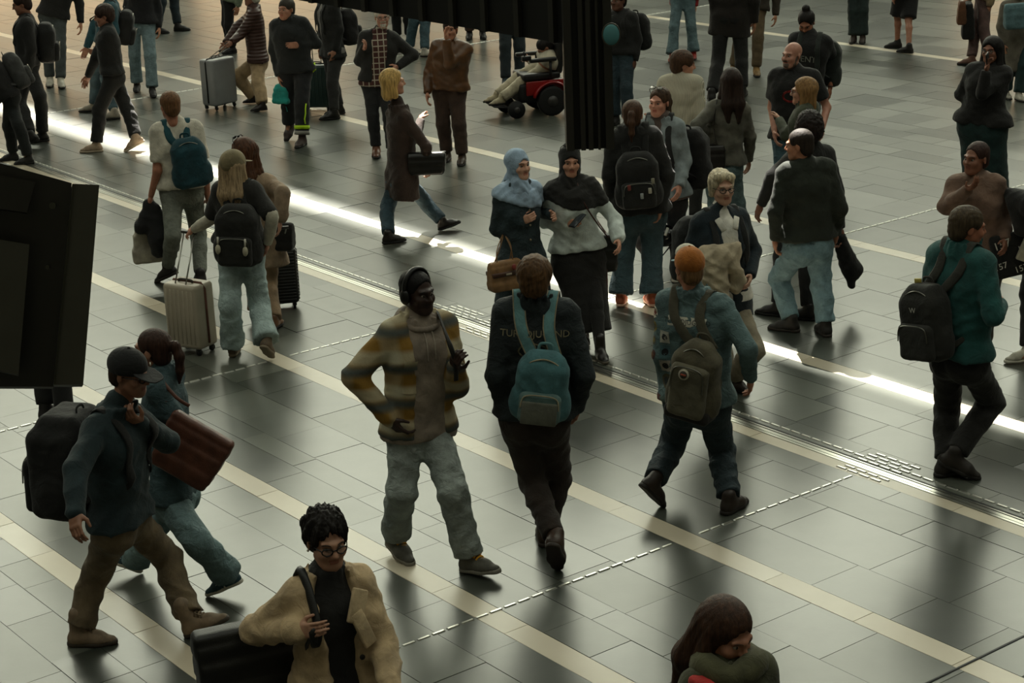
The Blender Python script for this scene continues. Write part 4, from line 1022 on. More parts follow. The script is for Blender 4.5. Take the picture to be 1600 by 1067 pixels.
# woman in a trench coat, cut by the lower edge
F = person('woman in beige trench coat and black glasses at the lower edge', (509, 806), 22, H=1.68, hy=24, hp=9, N=(512, 922), er=(398, 985), wr=(470, 985), el=(600, 1010), wl=(612, 1085), zw=(None, .2), sex='f', bw=.99, res=NEAR,
           skin='#b58a72', hair=('spiky', '#1b1613'), specs=('#101010', .0034), top=dict(m=C('#b59d7a'), name='trench_coat', e=.036, hem=.32, open=.07, neck='lapel', amp=.009, cuff=1), inner=dict(m=C('#151412'), name='turtleneck', e=.004, neck='turtle', hem=.2, amp=.002), bot=dict(m=C('#1c1c1c')), shoes={})
for z in (.66, .36): 
    o_ = F.tf.march([F.tp(.085, -.5, z)], F.Y)[0]; link('button', mkmesh('button', [(*disc(o_, -F.Y, .012, .006), 0)], PL('#1c1a18')), F.to)
for sd in (-1,):
    cu = F.W[sd]; link('cuff_strap', mkmesh('cuff_strap', [(*tube([cu + F.hR[sd] @ n3(.05 * math.cos(t), .055 * math.sin(t), .05) for t in np.linspace(0, 2 * math.pi, 14, endpoint=False)], .012, 6, closed=True, flat=.4), 0)], C('#b59d7a')), F.to)
for s in (1,):
    for (x_, z_, w_, h_, a_) in ((.085, .86, .040, .075, 30), (.095, .66, .034, .085, -14)):
        o_ = F.tf.march([F.tp(x_, -.5, z_)], F.Y)[0]; o_ = o_ if s > 0 else o_ - 2 * F.X * ((o_ - F.Pv) @ F.X); link('lapel', mkmesh('lapel', [(*rbox(o_ - F.Y * .008, w_, .009, h_, .007, 2, np.stack([F.X, F.Y, F.U], 1) @ RZ(R_(s * 22)) @ RX(R_(-12)) @ RY(R_(s * a_))), 0)], C('#bda682')), F.to)
link('earring', mkmesh('earring', [(*xf(ellmesh((-.08, .008, -.042), .006), F.Rh, F.hc), 0)], PL('#e8e2d2', .2)), F.o)
hb = F.hand[-1]
softbag(F, 'large black shoulder bag hanging behind the woman in the trench coat', F.pix((405, 1085), -.12), .50, .36, .17, LE('#171614', .5), strap=[[F.pix((400, 990), -.1), F.tp(-.20, .10, .5), F.tf.march([F.tp(-.12, .02, 1.25)], -F.U)[0] + F.U * .02, F.tf.march([F.tp(-.11, -.5, .8)], F.Y)[0] - F.Y * .02, F.tf.march([F.tp(-.13, -.5, .6)], F.Y)[0] - F.Y * .025, hb, F.pix((470, 1040), .0)]], sr=.02)

# girl seen from above at the bottom edge
F = person('brown-haired girl in olive jacket with head bowed at bottom edge', (1148, 953), 28, H=1.64, hy=38, hp=22, N=(1140, 1060), sex='f', res=NEAR, skin='#a8765e', hair=('longstraight', '#3d2618'),
           top=dict(m=C('#3c3d28'), e=.035, hem=.2, neck='turtle', amp=.008), inner=dict(m=C('#a3211c'), name='sweater', e=.02), bot=dict(m=D('#2d4652')), shoes={})
sc = [F.Nk + F.X * .10 * math.sin(t) + F.Y * -.10 * math.cos(t) + n3(0, 0, .035 + .015 * math.sin(3 * t)) for t in np.linspace(0, 2 * math.pi, 16, endpoint=False)]
link('scarf', mkmesh('scarf', [(*tube(sc, .055, 10, closed=True), 0)], C('#4b4a31')), F.o)
sp = F.pix((1098, 1072), .12); link('sweater_edge', mkmesh('sweater_edge', [(*rbox(sp, .035, .06, .03, .02, 3), 0)], C('#b0201b')), F.o)

# man with black cap and big backpack
F = person('man in black cap and dark teal jacket walking with sand trousers', (205, 552), 72, g=(218, 1000), hy=66, hp=12, N=(172, 655), P=(190, 815), el=(262, 690), wl=(208, 655), er=(118, 735), wr=(118, 800), kr=(150, 898), ar=(125, 985), kl=(262, 872), al=(298, 968),
           pl=-22, pr=0, fl=88, fr=88, res=NEAR, skin='#8f6650', hair=('buzz', '#3a2c22'), cap=('#141516', 0), specs=('#0c0c0c', .003), dw=(.0, 0), top=dict(m=C('#1b2c30'), e=.032, hem=.12, neck='collar', amp=.008, cuff=1), zw=(.26, None), bot=dict(m=C('#6b5c46'), e=.022, ek=.016, eh=.026, amp=.009), shoes=dict(kind='boot', m=LE('#84705a', .7), sole=PL('#3d342a', .7), laces=C('#6b5a46')), curl=(.9, .6))
link('cap_emblem', mkmesh('cap_emblem', [(*xf(disc((.035, -.10, .075), (.3, -1, .3), .009, .003), F.Rh, F.hc, F.hs), 0)], PL('#c9bfae')), F.o)
link('finger_ring', mkmesh('finger_ring', [(*tube([F.hand[1] + F.hR[1] @ n3(.011 * math.cos(t), .0 + .011 * math.sin(t) + .005, .0) for t in np.linspace(0, 6.28, 10, endpoint=False)], .0025, 5, closed=True), 0)], mat('metal', '#d0cdc0')), F.o)
bp = backpack(F, 'big black travel backpack on the back of the man in black cap', .42, .60, .33, .60, m=C('#121211'), res=.012, sw=.034, pocket=.55, hang=.04)

# woman with ponytail and brown tote
F = person('woman with ponytail and teal denim jacket passing the capped man', (235, 517), -98, g=(288, 912), hy=-110, N=(258, 590), P=(272, 770), kl=(310, 848), al=(356, 898), kr=(232, 838), ar=(212, 872), pl=20, pr=-25, fl=-88, fr=-95, el=(300, 690), wl=(318, 715), er=(225, 690),
           sex='f', res=NEAR, skin='#a87c66', hair=('pony', '#3a241a'), top=dict(m=D('#3a4f54'), e=.022, hem=.14, neck='collar', amp=.006), bot=dict(m=D('#667d80'), e=.022, ek=.022, eh=.045, amp=.009, t=1.96), shoes=dict(m=LE('#31505a', .6), sole=PL('#cfcabb', .6), stripes=PL('#d8d4c6', .6)))
tb = F.pix((300, 742), .22); Rt = RZ(R_(98)) @ RY(R_(33)); Rt = RZ(R_(90)) @ RY(R_(32))
add = softbag(F, 'brown leather tote bag hanging from the shoulder of the ponytail woman', F.pix((278, 742), .20), .36, .36, .12, LE('#5a3527', .5), Rm=Rt, taper=1.12, res=.009, strap=[[F.pix((258, 628), .20), F.pix((262, 605), .13), F.tf.march([F.tp(.13, .01, 1.3)], -F.U)[0], F.pix((275, 620), .2), F.pix((296, 634), .20)]], sr=.011, name='tote_bag')

# man in the plaid overshirt
F = person('man in yellow plaid overshirt and headphones walking towards the camera', (652, 426), 30, g=(676, 868), hy=42, hp=4, N=(655, 512), P=(655, 672), er=(553, 588), wr=(607, 652), el=(716, 612), wl=(712, 575), kr=(628, 768), ar=(618, 838), kl=(708, 768), al=(733, 870), pl=-10, pr=12, fl=52, fr=30,
           de=(-.0, -.02), dw=(.02, -.05), res=NEAR, skin='#33211a', hair=('buzz', '#0d0b0a'), top=dict(m=mat('plaid', '#8a6827', '#bdb79e'), name='overshirt', e=.034, hem=.13, open=.088, neck='collar', amp=.006, cuff=1), inner=dict(m=C('#8a7d70'), name='hoodie', e=.024, hem=.16, neck='hood', amp=.005),
           bot=dict(m=D('#8a928e'), e=.024, ek=.022, eh=.034, amp=.010, t=1.95), shoes=dict(m=LE('#55534a', .7), sole=PL('#7f7b70', .7), laces=C('#d09320')), curl=(.9, .6))
hp_ = []
for s in (-1, 1): hp_.append((*ellmesh((s * .088, .008, -.012), (.022, .038, .046), 14, 9), 0))
hp_.append((*tube([(.09 * math.cos(t), .01, .03 + .112 * math.sin(t)) for t in np.linspace(-.25, math.pi + .25, 22)], .012, 8, flat=1.5, up=(0, 1, 0)), 0))
link('headphones', mkmesh('headphones', [(xf((v, fc), F.Rh, F.hc, F.hs)[0], fc, mi) for v, fc, mi in hp_], PL('#0b0b0b', .4)), F.o)
for s, x in ((1, -.105), ):
    link('chest_pocket', mkmesh('chest_pocket', [(*stick(F.tf, F, rect2d(.13, .055), F.tp(x, -.1, .70), F.X, F.U, F.Y, .012), 0)], mat('plaid', '#9a8c66', '#b9b296')), F.to)
    link('chest_pocket', mkmesh('chest_pocket', [(*stick(F.tf, F, rect2d(.125, .11), F.tp(x, -.1, .52), F.X, F.U, F.Y, .006), 0)], mat('plaid', '#8a6827', '#bdb79e')), F.to)
for s in (-1, 1):
    hd_ = 0; cd_ = [F.inf.march([F.tp(s * .025 + q * .003, -.5, z)], F.Y)[0] for q, z in ((0, .96), (1, .88), (0, .80), (1, .72))]; link('drawstring', mkmesh('drawstring', [(*tube(smooth_path(cd_, 4), .0045, 6), 0)], C('#a59a8c')), F.io)
rg = [F.Nk + F.X * .105 * math.sin(t) - F.Y * .10 * math.cos(t) + F.U * (.01 - .025 * math.cos(t)) for t in np.linspace(0, 2 * math.pi, 20, endpoint=False)]
link('hood', mkmesh('hood', [(*tube(rg, [.018 + .018 * (1 - math.cos(t)) for t in np.linspace(0, 2 * math.pi, 20, endpoint=False)], 10, closed=True), 0)], C('#8a7d70')), F.io)
sl_ = F.hand[1]; add = thing('bag_strap', 'dark strap gripped in the left hand of the plaid overshirt man', 'strap', F, sl_ - n3(0, 0, .12)); add('webbing', [(*tube(smooth_path([sl_ + n3(.0, .0, -.12), sl_, sl_ + n3(-.02, .03, .12), F.tf.march([F.tp(.11, -.02, 1.25)], -F.U)[0]], 5), .016, 6, flat=.25, up=(0, -1, 0)), 0)], C('#15140f'))

# man with the teal backpack
F = person('man in dark denim jacket walking away under a teal backpack', (835, 404), 176, g=(858, 862), hy=172, hp=6, N=(838, 482), P=(836, 655), el=(776, 588), wl=(790, 645), er=(912, 585), wr=(902, 632), kl=(832, 752), al=(868, 842), kr=(872, 748), ar=(851, 826), pl=52, pr=0, fl=168, fr=180,
           res=NEAR, skin='#a07058', hair=('mop', '#5c4126'), dw=(.05, 0), top=dict(m=D('#20282b'), e=.026, hem=.10, neck='collar', amp=.007, cuff=1), bot=dict(m=C('#2c221c'), e=.018, ek=.010, eh=.012, amp=.008), shoes=dict(m=LE('#3d2a1e', .5), sole=PL('#2b1f16', .6)))
yk = F.Y; link('lettering', mkmesh('lettering', [(*stick(F.tf, F, textmesh('TURBOJUGEND', .058), F.tp(0, .1, .80), -F.X, F.U, -F.Y, .004), 0)], C('#8d8468')), F.to)
link('back_emblem', mkmesh('back_emblem', [(*stick(F.tf, F, (np.array(v), fc), F.tp(-0.0, .1, .66), -F.X, F.U, -F.Y, .004), 0) for v, fc in [tube([(.085 * math.cos(t) - .01, .045 * math.sin(t), 0) for t in np.linspace(0, 6.28, 20, endpoint=False)], .006, 5, closed=True)]], C('#6d6650')), F.to)
add = backpack(F, 'teal backpack with cream piping on the denim jacket man', .31, .43, .17, .44, m=C('#4a757b'), mp=C('#56706e'), ms=C('#6b979b'), trim=C('#9a9078'), res=.009, x=-.03, tilt=-5, pocket=.46, sw=.036, hang=.03)
add('lower_panel', [(*add.X(rbox((.0, .13, -.125), .105, .012, .07, .01, 2)), 0)], C('#5f6157'))

# man with the ginger cap
F = person('man in orange cap and patched denim jacket with khaki backpack', (1076, 390), 150, g=(1086, 784), hy=192, hp=2, N=(1088, 470), P=(1090, 630), el=(1035, 560), wl=(1042, 606), er=(1168, 545), wr=(1172, 590), kl=(1050, 698), al=(1022, 752), kr=(1128, 706), ar=(1140, 780), pl=48, pr=0, fl=125, fr=140, bw=1.16,
           res=NEAR, skin='#b98066', hair=('buzz', '#7a5a3a'), beard='#9a7a5a', cap=('#a86420', 0, '#6f8a90'), top=dict(m=D('#566c6e'), e=.024, hem=.10, neck='collar', amp=.006), bot=dict(m=D('#26343a'), e=.02, ek=.018, eh=.02, amp=.009), shoes=dict(m=LE('#2b2019', .5), sole=PL('#1c1612', .6)))
link('cap_top', mkmesh('cap_top', [(*xf(ellmesh((0, -.05, .085), (.072, .062, .062), 14, 10), F.Rh, F.hc, F.hs), 0)], C('#c7c2b2')), F.o)
link('lettering', mkmesh('lettering', [(*stick(F.tf, F, rect2d(.26, .06), F.tp(0, .1, .82), -F.X, F.U, -F.Y, .003), 0), (*stick(F.tf, F, textmesh('TURBOJUGEND', .045), F.tp(0, .1, .82), -F.X, F.U, -F.Y, .006), 1)], [C('#c9c6b8'), C('#26302f')]), F.to)
sdv = nrm(n3(.75, .66, 0)); sux = nrm(np.cross(sdv, F.U)) * -1
for i, (t, r, c1, c2) in enumerate(((.15, .038, '#cbc7b8', '#7a3a30'), (.42, .036, '#8c7a34', '#3a3a2a'), (.68, .03, '#5d5a48', '#8a7c3a'), (.95, .032, '#4a2a24', '#6d4a30'))):
    o_ = F.S[1] + (F.E[1] - F.S[1]) * t; onto(F, F.tf, 'sleeve_patch', [disc2d(r), disc2d(r * .6)], o_, sux, F.U, -sdv, [C(c1), C(c2)], F.to)
for i, (z, c1, c2) in enumerate(((.66, '#b9b9ae', '#22262a'), (.52, '#4f6f74', '#15181a'), (.39, '#b8b0a4', '#20201e'))):
    onto(F, F.tf, 'back_patch', [rect2d(.07, .08), disc2d(.022, 12, 2)], F.tp(.135, .1, z), -F.X, F.U, -F.Y, [C(c1), C(c2)], F.to)
onto(F, F.tf, 'back_patch', [disc2d(.05), disc2d(.03)], F.tp(.13, .1, .24), -F.X, F.U, -F.Y, [C('#4a4630'), C('#2c3230')], F.to); onto(F, F.tf, 'back_patch', [rect2d(.10, .06)], F.tp(.14, .1, .06), -F.X, F.U, -F.Y, [C('#5a6c68')], F.to); onto(F, F.tf, 'back_patch', [rect2d(.06, .06)], F.tp(.2, .1, .06), -F.X, F.U, -F.Y, [C('#5c2c24')], F.to)
add = backpack(F, 'khaki backpack with a round badge on the man in orange cap', .31, .50, .19, .36, m=C('#55503f'), mp=C('#5c5848'), ms=C('#4d4a3c'), res=.009, x=-.06, tilt=-8, pocket=.72, sw=.034, top=.6)
add('badge', [(*add.X(disc((0.02, .145, .07), (0, 1, .1), .035, .006)), 0), (*add.X(disc((.02, .149, .07), (0, 1, .1), .024, .006)), 1), (*add.X(rbox((.02, .156, .07), .018, .003, .006, .002, 1)), 2)], [C('#b9b2a0'), C('#3a3630'), C('#a04a34')])
add('base_panel', [(*add.X(rbox((0, .02, -.215), .15, .09, .045, .03, 3)), 0)], C('#1d1a17'))

# white-haired woman
F = person('white-haired woman in round glasses and navy cardigan carrying a jacket', (1128, 268), 22, H=1.68, hy=16, hp=4, N=(1126, 342), P=(1124, 470), er=(1074, 405), wr=(1120, 402), el=(1178, 392), wl=(1172, 430), sex='f', bw=1.18, res=NEAR, skin='#c49a84', hair=('swept', '#cdbfa2'), specs=('#1a120e', .0032), dw=(0, .08),
           top=dict(m=C('#16242c'), name='cardigan', e=.026, hem=.20, open=.055, neck='crew', amp=.005), inner=dict(m=C('#d9d6cc'), name='shirt', e=.016, neck='crew', amp=.003), bot=dict(m=C('#8c8370'), e=.02, eh=.02), shoes=dict(m=LE('#3a3029')))
for s in (-1, 1):
    o_ = F.tf.march([F.tp(s * .055, -.5, .94)], F.Y)[0]; link('shirt_collar', mkmesh('shirt_collar', [(*rbox(o_ - F.Y * .006, .024, .006, .05, .005, 1, np.stack([F.X, F.Y, F.U], 1) @ RY(R_(s * 24)) @ RX(R_(-28))), 0)], C('#e0ddd2')), F.io)
hw = F.W[-1]; drape(F, 'beige jacket folded over the arm of the white-haired woman', [(hw + n3(-.12, -.03, .06), hw + n3(.12, -.05, .05), .055, .06), (hw + n3(-.12, -.06, .02), hw + n3(-.07, -.07, -.30), .05, .07), (hw + n3(-.02, -.08, .03), hw + n3(.0, -.10, -.36), .05, .055), (hw + n3(.08, -.07, .02), hw + n3(.12, -.07, -.22), .05, .05), (hw + n3(.02, -.10, .04), hw + n3(.15, -.10, -.16), .035, .04), (hw + n3(-.13, -.07, .03), hw + n3(-.03, -.11, -.2), .035, .03)], C('#b5a78e'), seed=4, amp=.014, res=.010)
backpack(F, 'black backpack on the back of the white-haired woman', .36, .5, .2, .55, m=C('#181a1a'), res=.013, pocket=0, x=-.05)

# man in the dark sweater
F = person('man in dark green sweater and blue jeans seen from behind', (1246, 204), -168, g=(1258, 516), hy=-118, hp=8, N=(1260, 262), P=(1262, 385), el=(1212, 330), wl=(1211, 372), er=(1313, 325), wr=(1306, 362), al=(1236, 502), ar=(1290, 508), fl=-120, fr=-170, bw=1.1, res=NEAR, skin='#b07c60', hair=('thin', '#2a211a'),
           top=dict(m=C('#22281f'), name='sweater', e=.024, hem=.06, amp=.006), bot=dict(m=D('#6d8890'), e=.02, ek=.02, eh=.022, amp=.010), shoes=dict(m=LE('#1d1a17', .6), sole=PL('#2f2822', .6)))

# curly-haired person behind him
F = person('curly-haired person in black behind the man in green sweater', (1266, 178), -150, g=(1246, 486), hy=160, N=(1268, 240), el=(1208, 275), wl=(1190, 318), sex='m', res=MID, skin='#7d5340', hair=('curly', '#1e1511'), top=dict(m=C('#1a1b18'), name='sweater', e=.024, hem=.12), bot=dict(m=C('#161616')), shoes=dict(m=LE('#191513')), al=(1215, 478), ar=(1262, 484), fl=-120, fr=-120, wr=(1312, 355), er=(1308, 300))
hw = F.hand[-1]; drape(F, 'black jacket hanging behind the man in green sweater', [(hw, hw + n3(-.08, .02, -.25), .05, .08), (hw + n3(-.02, .0, -.1), hw + n3(-.14, .02, -.30), .05, .07), (hw + n3(-.08, .02, -.25), hw + n3(-.10, .03, -.42), .06, .035)], C('#121312'), seed=2)

# man in the teal bomber
F = person('man in teal bomber jacket and black trousers at the right', (1518, 326), 128, g=(1500, 738), hy=100, hp=10, N=(1502, 398), P=(1500, 560), er=(1552, 492), wr=(1562, 478), kl=(1480, 640), al=(1478, 722), kr=(1550, 628), ar=(1492, 712), pl=0, pr=22, fl=110, fr=72, dw=(0, .18),
           res=NEAR, skin='#a86e54', hair=('short', '#4a3d2c'), top=dict(m=C('#1f5250'), name='bomber_jacket', e=.03, hem=.10, neck='collar', amp=.007, cuff=1), bot=dict(m=C('#191816'), e=.02, ek=.016, eh=.016, amp=.008), shoes=dict(m=LE('#241d18', .6), sole=PL('#1a1613', .6)))
add = backpack(F, 'charcoal backpack with small white logo on the teal bomber man', .33, .50, .20, .42, m=C('#23231f'), mp=C('#262622'), ms=C('#34342e'), res=.009, x=.06, tilt=8, pocket=.5, sw=.034, hang=.02)
add('logo', [(xf((textmesh('W', .05)[0] @ np.array([[-1, 0, 0], [0, 0, 1], [0, 1, 0]]).T, 0), None)[0] @ add.Rm.T + add.c + add.Rm @ n3(0, .12, .10), textmesh('W', .05)[1], 0)], PL('#c9c7bc', .6)); add('buckle', [(*add.X(rbox((.05, -.02, .26), .025, .01, .018, .004, 1)), 0)], PL('#b0a050'))

# woman in the brown hoodie
F = person('woman in brown hoodie holding her hand under her chin', (1526, 224), -22, H=1.66, hy=-52, N=(1524, 288), P=(1528, 405), er=(1480, 318), wr=(1516, 294), zw=(None, .24), ze=(None, .06), el=(1570, 338), wl=(1570, 375), sex='f', bw=1.12, res=MID, skin='#8a5d48', hair=('buzz', '#3a2620'), dw=(0, .15), top=dict(m=C('#6e5648'), name='hoodie', e=.034, hem=.14, neck='hood', amp=.009), bot=dict(m=C('#4c4a40'), e=.03), shoes={})

# two women in headscarves
F = person('woman in light blue headscarf and dark denim coat', (808, 235), 28, H=1.64, hy=38, N=(808, 300), P=(815, 410), er=(776, 358), wr=(815, 345), el=(846, 330), wl=(862, 336), sex='f', res=NEAR, skin='#d8a890', hair=None, shawl=.80, hijab='#9db3ca', dw=(.1, .15), curl=(.5, 1.0), top=dict(m=D('#2b393e'), name='denim_coat', e=.026, hem=.52, neck='collar', amp=.006, flare=.03), bot=dict(m=D('#2b393e'), e=.01), shoes={})
for z in (.75, .55, .35, .12, -.1, -.35): link('button', mkmesh('button', [(*disc(F.tf.march([F.tp(.02, -.5, z)], F.Y)[0], -F.Y, .009, .004, 10), 0)], mat('metal', '#a89f88')), F.to)
ab = F.pix((790, 452), .26)
add = softbag(F, 'brown paper-coloured handbag with dark band carried by the blue headscarf woman', ab, .27, .235, .12, LE('#8a6743', .6), res=.009, taper=1.0, rd=.02, strap=[[ab + n3(s * .07, -.01, .22), ab + n3(s * .06, .0, .33), F.E[-1] + n3(.03, -.06, -.02), ab + n3(s * .05 + .03, .03, .33), ab + n3(s * .07, .04, .22)] for s in (-1, 1)], sr=.008)
add('band', [(*rbox(ab + n3(0, 0, .14), .137, .066, .018, .006, 1), 0)], LE('#4a2f22')); add('name_plate', [(*rbox(ab + n3(0, -.069, .14), .025, .003, .008, .002, 1), 0)], PL('#b8ab98')); add('charm', [(*ellmesh(ab + n3(.045, -.07, .19), (.02, .012, .025)), 0)], PL('#8c3a34'))
F = person('woman in black headscarf and white blouse looking up from her phone', (890, 230), 4, g=(922, 535), hy=6, hp=3, N=(892, 294), P=(905, 405), er=(850, 345), wr=(884, 348), el=(962, 345), wl=(966, 376), sex='f', bw=1.08, res=NEAR, skin='#c8947a', hair=None, hijab='#1c1b19', dw=(0, .16), curl=(.45, .8), top=dict(m=C('#c6cfcb'), name='blouse', e=.024, hem=.04, amp=.008, puff=1), bot=dict(kind='skirt', m=C('#161513'), e=.016, len=.90, w=.05, amp=.006), tights=C('#141312'), shoes=dict(kind='boot', m=LE('#211c19'), sole=PL('#5a5348')), al=(938, 545), ar=(912, 520), fl=10, fr=0)
link('sunglasses', mkmesh('sunglasses', [(xf((xf((v, fc), RX(R_(-50)))[0], fc), F.Rh, F.hc + F.Rh @ n3(0, -.018, .095), F.hs)[0], fc, mi) for v, fc, mi in specs_tpl(w=.004, y0=-.075)], [PL('#2a1d12', .15), PL('#0c0a08', .1)]), F.o)
ph = F.hand[-1] + n3(.03, -.03, .03); add = thing('phone', 'dark phone held by the woman in black headscarf', 'phone', F, ph); add('phone_body', [(*rbox(ph, .038, .075, .005, .004, 2, RZ(R_(-55)) @ RX(R_(35))), 0)], PL('#151618', .15)); add('screen', [(*rbox(ph + n3(0, -.004, .004), .034, .068, .0025, .002, 1, RZ(R_(-55)) @ RX(R_(35))), 0)], PL('#3a3f44', .1))
hp2 = F.tp(.24, .02, .12); softbag(F, 'black shoulder bag with a long brown strap on the black headscarf woman', hp2 - n3(0, 0, .2), .13, .30, .18, LE('#1c1b18', .45), strap=[[hp2 + n3(0, -.05, .08), F.tp(.16, -.16, .5), F.tf.march([F.tp(.06, -.4, .86)], F.Y)[0], F.tf.march([F.tp(.05, .02, 1.3)], -F.U)[0], F.tp(.14, .16, .6), hp2 + n3(0, .06, .08)]], ms=LE('#4a2820'), sr=.008)
tas = hp2 + n3(-.04, -.10, -.22); add = thing('strap_end', 'loose brown strap end hanging under the black shoulder bag', 'strap', F, tas - n3(0, 0, .22)); add('webbing', [(*tube([tas + n3(0, 0, .05), tas + n3(0, 0, -.22)], .02, 6, flat=.25, up=(0, 1, 0)), 0)], LE('#4a2820'))

# woman with ponytail in black, flared jeans, orange shoes
F = person('woman in black jacket, flared jeans and orange shoes seen from behind', (988, 158), 178, g=(996, 468), hy=172, N=(990, 212), P=(1000, 335), wr=(1032, 325), er=(1042, 275), sex='f', bw=1.12, res=MID, skin='#a87860', hair=('pony', '#4a3120'), top=dict(m=C('#191917'), e=.036, hem=.10, neck='collar', amp=.009), bot=dict(m=D('#364a50'), e=.016, ek=.026, eh=.062, amp=.007, t=1.97), shoes=dict(m=LE('#b85f3c', .6), sole=PL('#c9a08a', .6)), al=(970, 462), ar=(1018, 462), fl=170, fr=190)
add = backpack(F, 'black backpack with hanging key rings on the woman in flared jeans', .36, .48, .20, .50, m=C('#171715'), res=.013, pocket=.5)
for i, (x, z, c) in enumerate(((-.12, .02, '#8f8a78'), (-.09, -.06, '#b8b4a4'), (-.02, -.10, '#9aa0a0'), (.08, -.02, '#7a3a34'))): add('key_ring', [(*add.X(rbox((x, .16, z), .014, .006, .024, .004, 1)), 0)], PL(c))

# woman in grey coat
F = person('smiling woman in grey coat with sunglasses on her head', (1030, 139), -22, g=(1042, 434), hy=-32, N=(1032, 196), P=(1040, 310), er=(1005, 250), wr=(1012, 205), el=(1070, 250), wl=(1062, 290), sex='f', res=MID, skin='#c78f78', hair=('pony', '#4b3626'), top=dict(m=C('#7e888a'), name='coat', e=.034, hem=.10, neck='lapel', open=.03, amp=.007), inner=dict(m=C('#5a4c46'), name='scarf', e=.018, neck='turtle'), bot=dict(m=C('#171717'), e=.012), shoes=dict(m=LE('#b8ad98', .6), sole=PL('#d0cabb', .6)))
link('sunglasses', mkmesh('sunglasses', [(xf((xf((v, fc), RX(R_(-50)))[0], fc), F.Rh, F.hc + F.Rh @ n3(0, -.01, .08), F.hs)[0], fc, mi) for v, fc, mi in specs_tpl(w=.004, y0=-.075)], [PL('#3a3630', .15), PL('#9a9890', .1)]), F.o)
backpack(F, 'tall black backpack on the woman in grey coat', .34, .56, .24, .45, m=C('#151515'), res=.014, pocket=0, x=.12, sw=.03)
hm_ = F.pix((1036, 368), .12); add = thing('helmet', 'glossy black helmet hanging beside the woman in grey coat', 'helmet', F, hm_ - n3(0, 0, .12)); add('helmet_shell', [(*ellmesh(hm_, (.13, .11, .10), 18, 12), 0)], PL('#0d0d0d', .1)); add('vent', [(*tube([hm_ + n3(x, -.10, .03), hm_ + n3(x * 1.2, -.05, .085)], .014, 6), 0) for x in (-.05, 0, .05)], PL('#c9c7bd', .2)); add('chin_strap', [(*tube([hm_ + n3(-.1, -.02, -.05), hm_ + n3(0, -.04, -.18), hm_ + n3(.1, -.02, -.05)], .008, 6), 0)], C('#161616'))

# cream sweater youth
F = person('young person in cream knitted sweater with tousled brown hair', (1070, 82), 150, H=1.72, hy=98, hp=8, N=(1062, 128), sex='m', res=MID, skin='#c08c72', hair=('mop', '#4b3322'), top=dict(m=K_('#c6c0ac'), name='sweater', e=.026, hem=.12, amp=.006), bot=dict(m=C('#2a2a28')), shoes={})
# grey sweater woman
F = person('woman with long brown hair and grey sweater seen from behind', (1142, 108), 184, H=1.68, N=(1138, 168), P=(1128, 262), er=(1172, 215), wr=(1170, 250), el=(1088, 196), wl=(1106, 208), sex='f', res=MID, skin='#b08068', hair=('longstraight', '#2c1d16'), top=dict(m=C('#5c5a50'), name='sweater', e=.028, hem=.08, amp=.007), bot=dict(m=D('#5c7072'), e=.018, ek=.02, eh=.03), shoes={})
bb_ = F.tp(.19, .10, -.05); softbag(F, 'black leather shoulder bag on the grey sweater woman', bb_, .36, .26, .14, LE('#1a1816', .3), strap=[[bb_ + n3(-.12, .02, .24), F.tp(.15, .13, .7), F.tf.march([F.tp(.13, .03, 1.3)], -F.U)[0], F.tp(.15, -.13, .6), bb_ + n3(.1, -.02, .24)]], res=.014, sr=.012)
# bald man
F = person('bald man with grey beard in black t-shirt', (1238, 67), -22, H=1.78, hy=-48, N=(1242, 118), P=(1240, 215), er=(1206, 168), wr=(1210, 205), el=(1292, 168), wl=(1285, 200), bw=1.1, res=MID, skin='#b88672', hair=('bald', '#4a4038'), beard='#6b5a50', top=dict(m=C('#141414'), name='t_shirt', e=.022, hem=.14, sl=.72, ea=1.4), bot=dict(m=D('#4a6672')), shoes={})
onto(F, F.tf, 'shirt_print', [(lambda t: t)(tube([(.07 * math.cos(t), .05 * math.sin(t), 0) for t in np.linspace(.3, 5.2, 16)], .012, 5))], F.tp(.0, -.1, .68), F.X, F.U, F.Y, [C('#8c2420')], F.to)
# blond woman in green cardigan
F = person('woman with blond bob and olive cardigan facing left', (1256, 124), -112, H=1.64, hy=-100, N=(1262, 172), er=(1225, 215), wr=(1218, 188), sex='f', res=MID, skin='#bb8b72', hair=('bob', '#8d6a40'), specs=('#3a2a20', .0024), dw=(0, .1), top=dict(m=C('#3b4030'), name='cardigan', e=.028, hem=.2, neck='collar'), bot=dict(m=C('#222320')), shoes={})
# person with a bun looking down
F = person('person with dark hair bun in black t-shirt looking down', (1258, 22), -18, H=1.74, hy=-22, hp=32, N=(1268, 62), el=(1303, 95), wl=(1297, 138), er=(1245, 100), sex='m', res=MID, skin='#a06a50', hair=('bun', '#17120f'), top=dict(m=C('#121212'), name='t_shirt', e=.02, hem=.12, sl=.7), bot=dict(m=D('#4f5a5c')), shoes={})
onto(F, F.tf, 'shirt_print', [textmesh('ENT', .09)], F.tp(.02, -.1, .62), F.X, F.U, F.Y, [C('#8a8a80')], F.to)
link('watch', mkmesh('watch', [(*tube([F.W[1] + F.hR[1] @ n3(.03 * math.cos(t), .036 * math.sin(t), .02) for t in np.linspace(0, 6.28, 14, endpoint=False)], .012, 6, closed=True, flat=.4), 0)], PL('#141414')), F.o)
backpack(F, 'dark green backpack on the person with hair bun', .34, .5, .22, .5, m=C('#1f2622'), res=.016, x=.10)
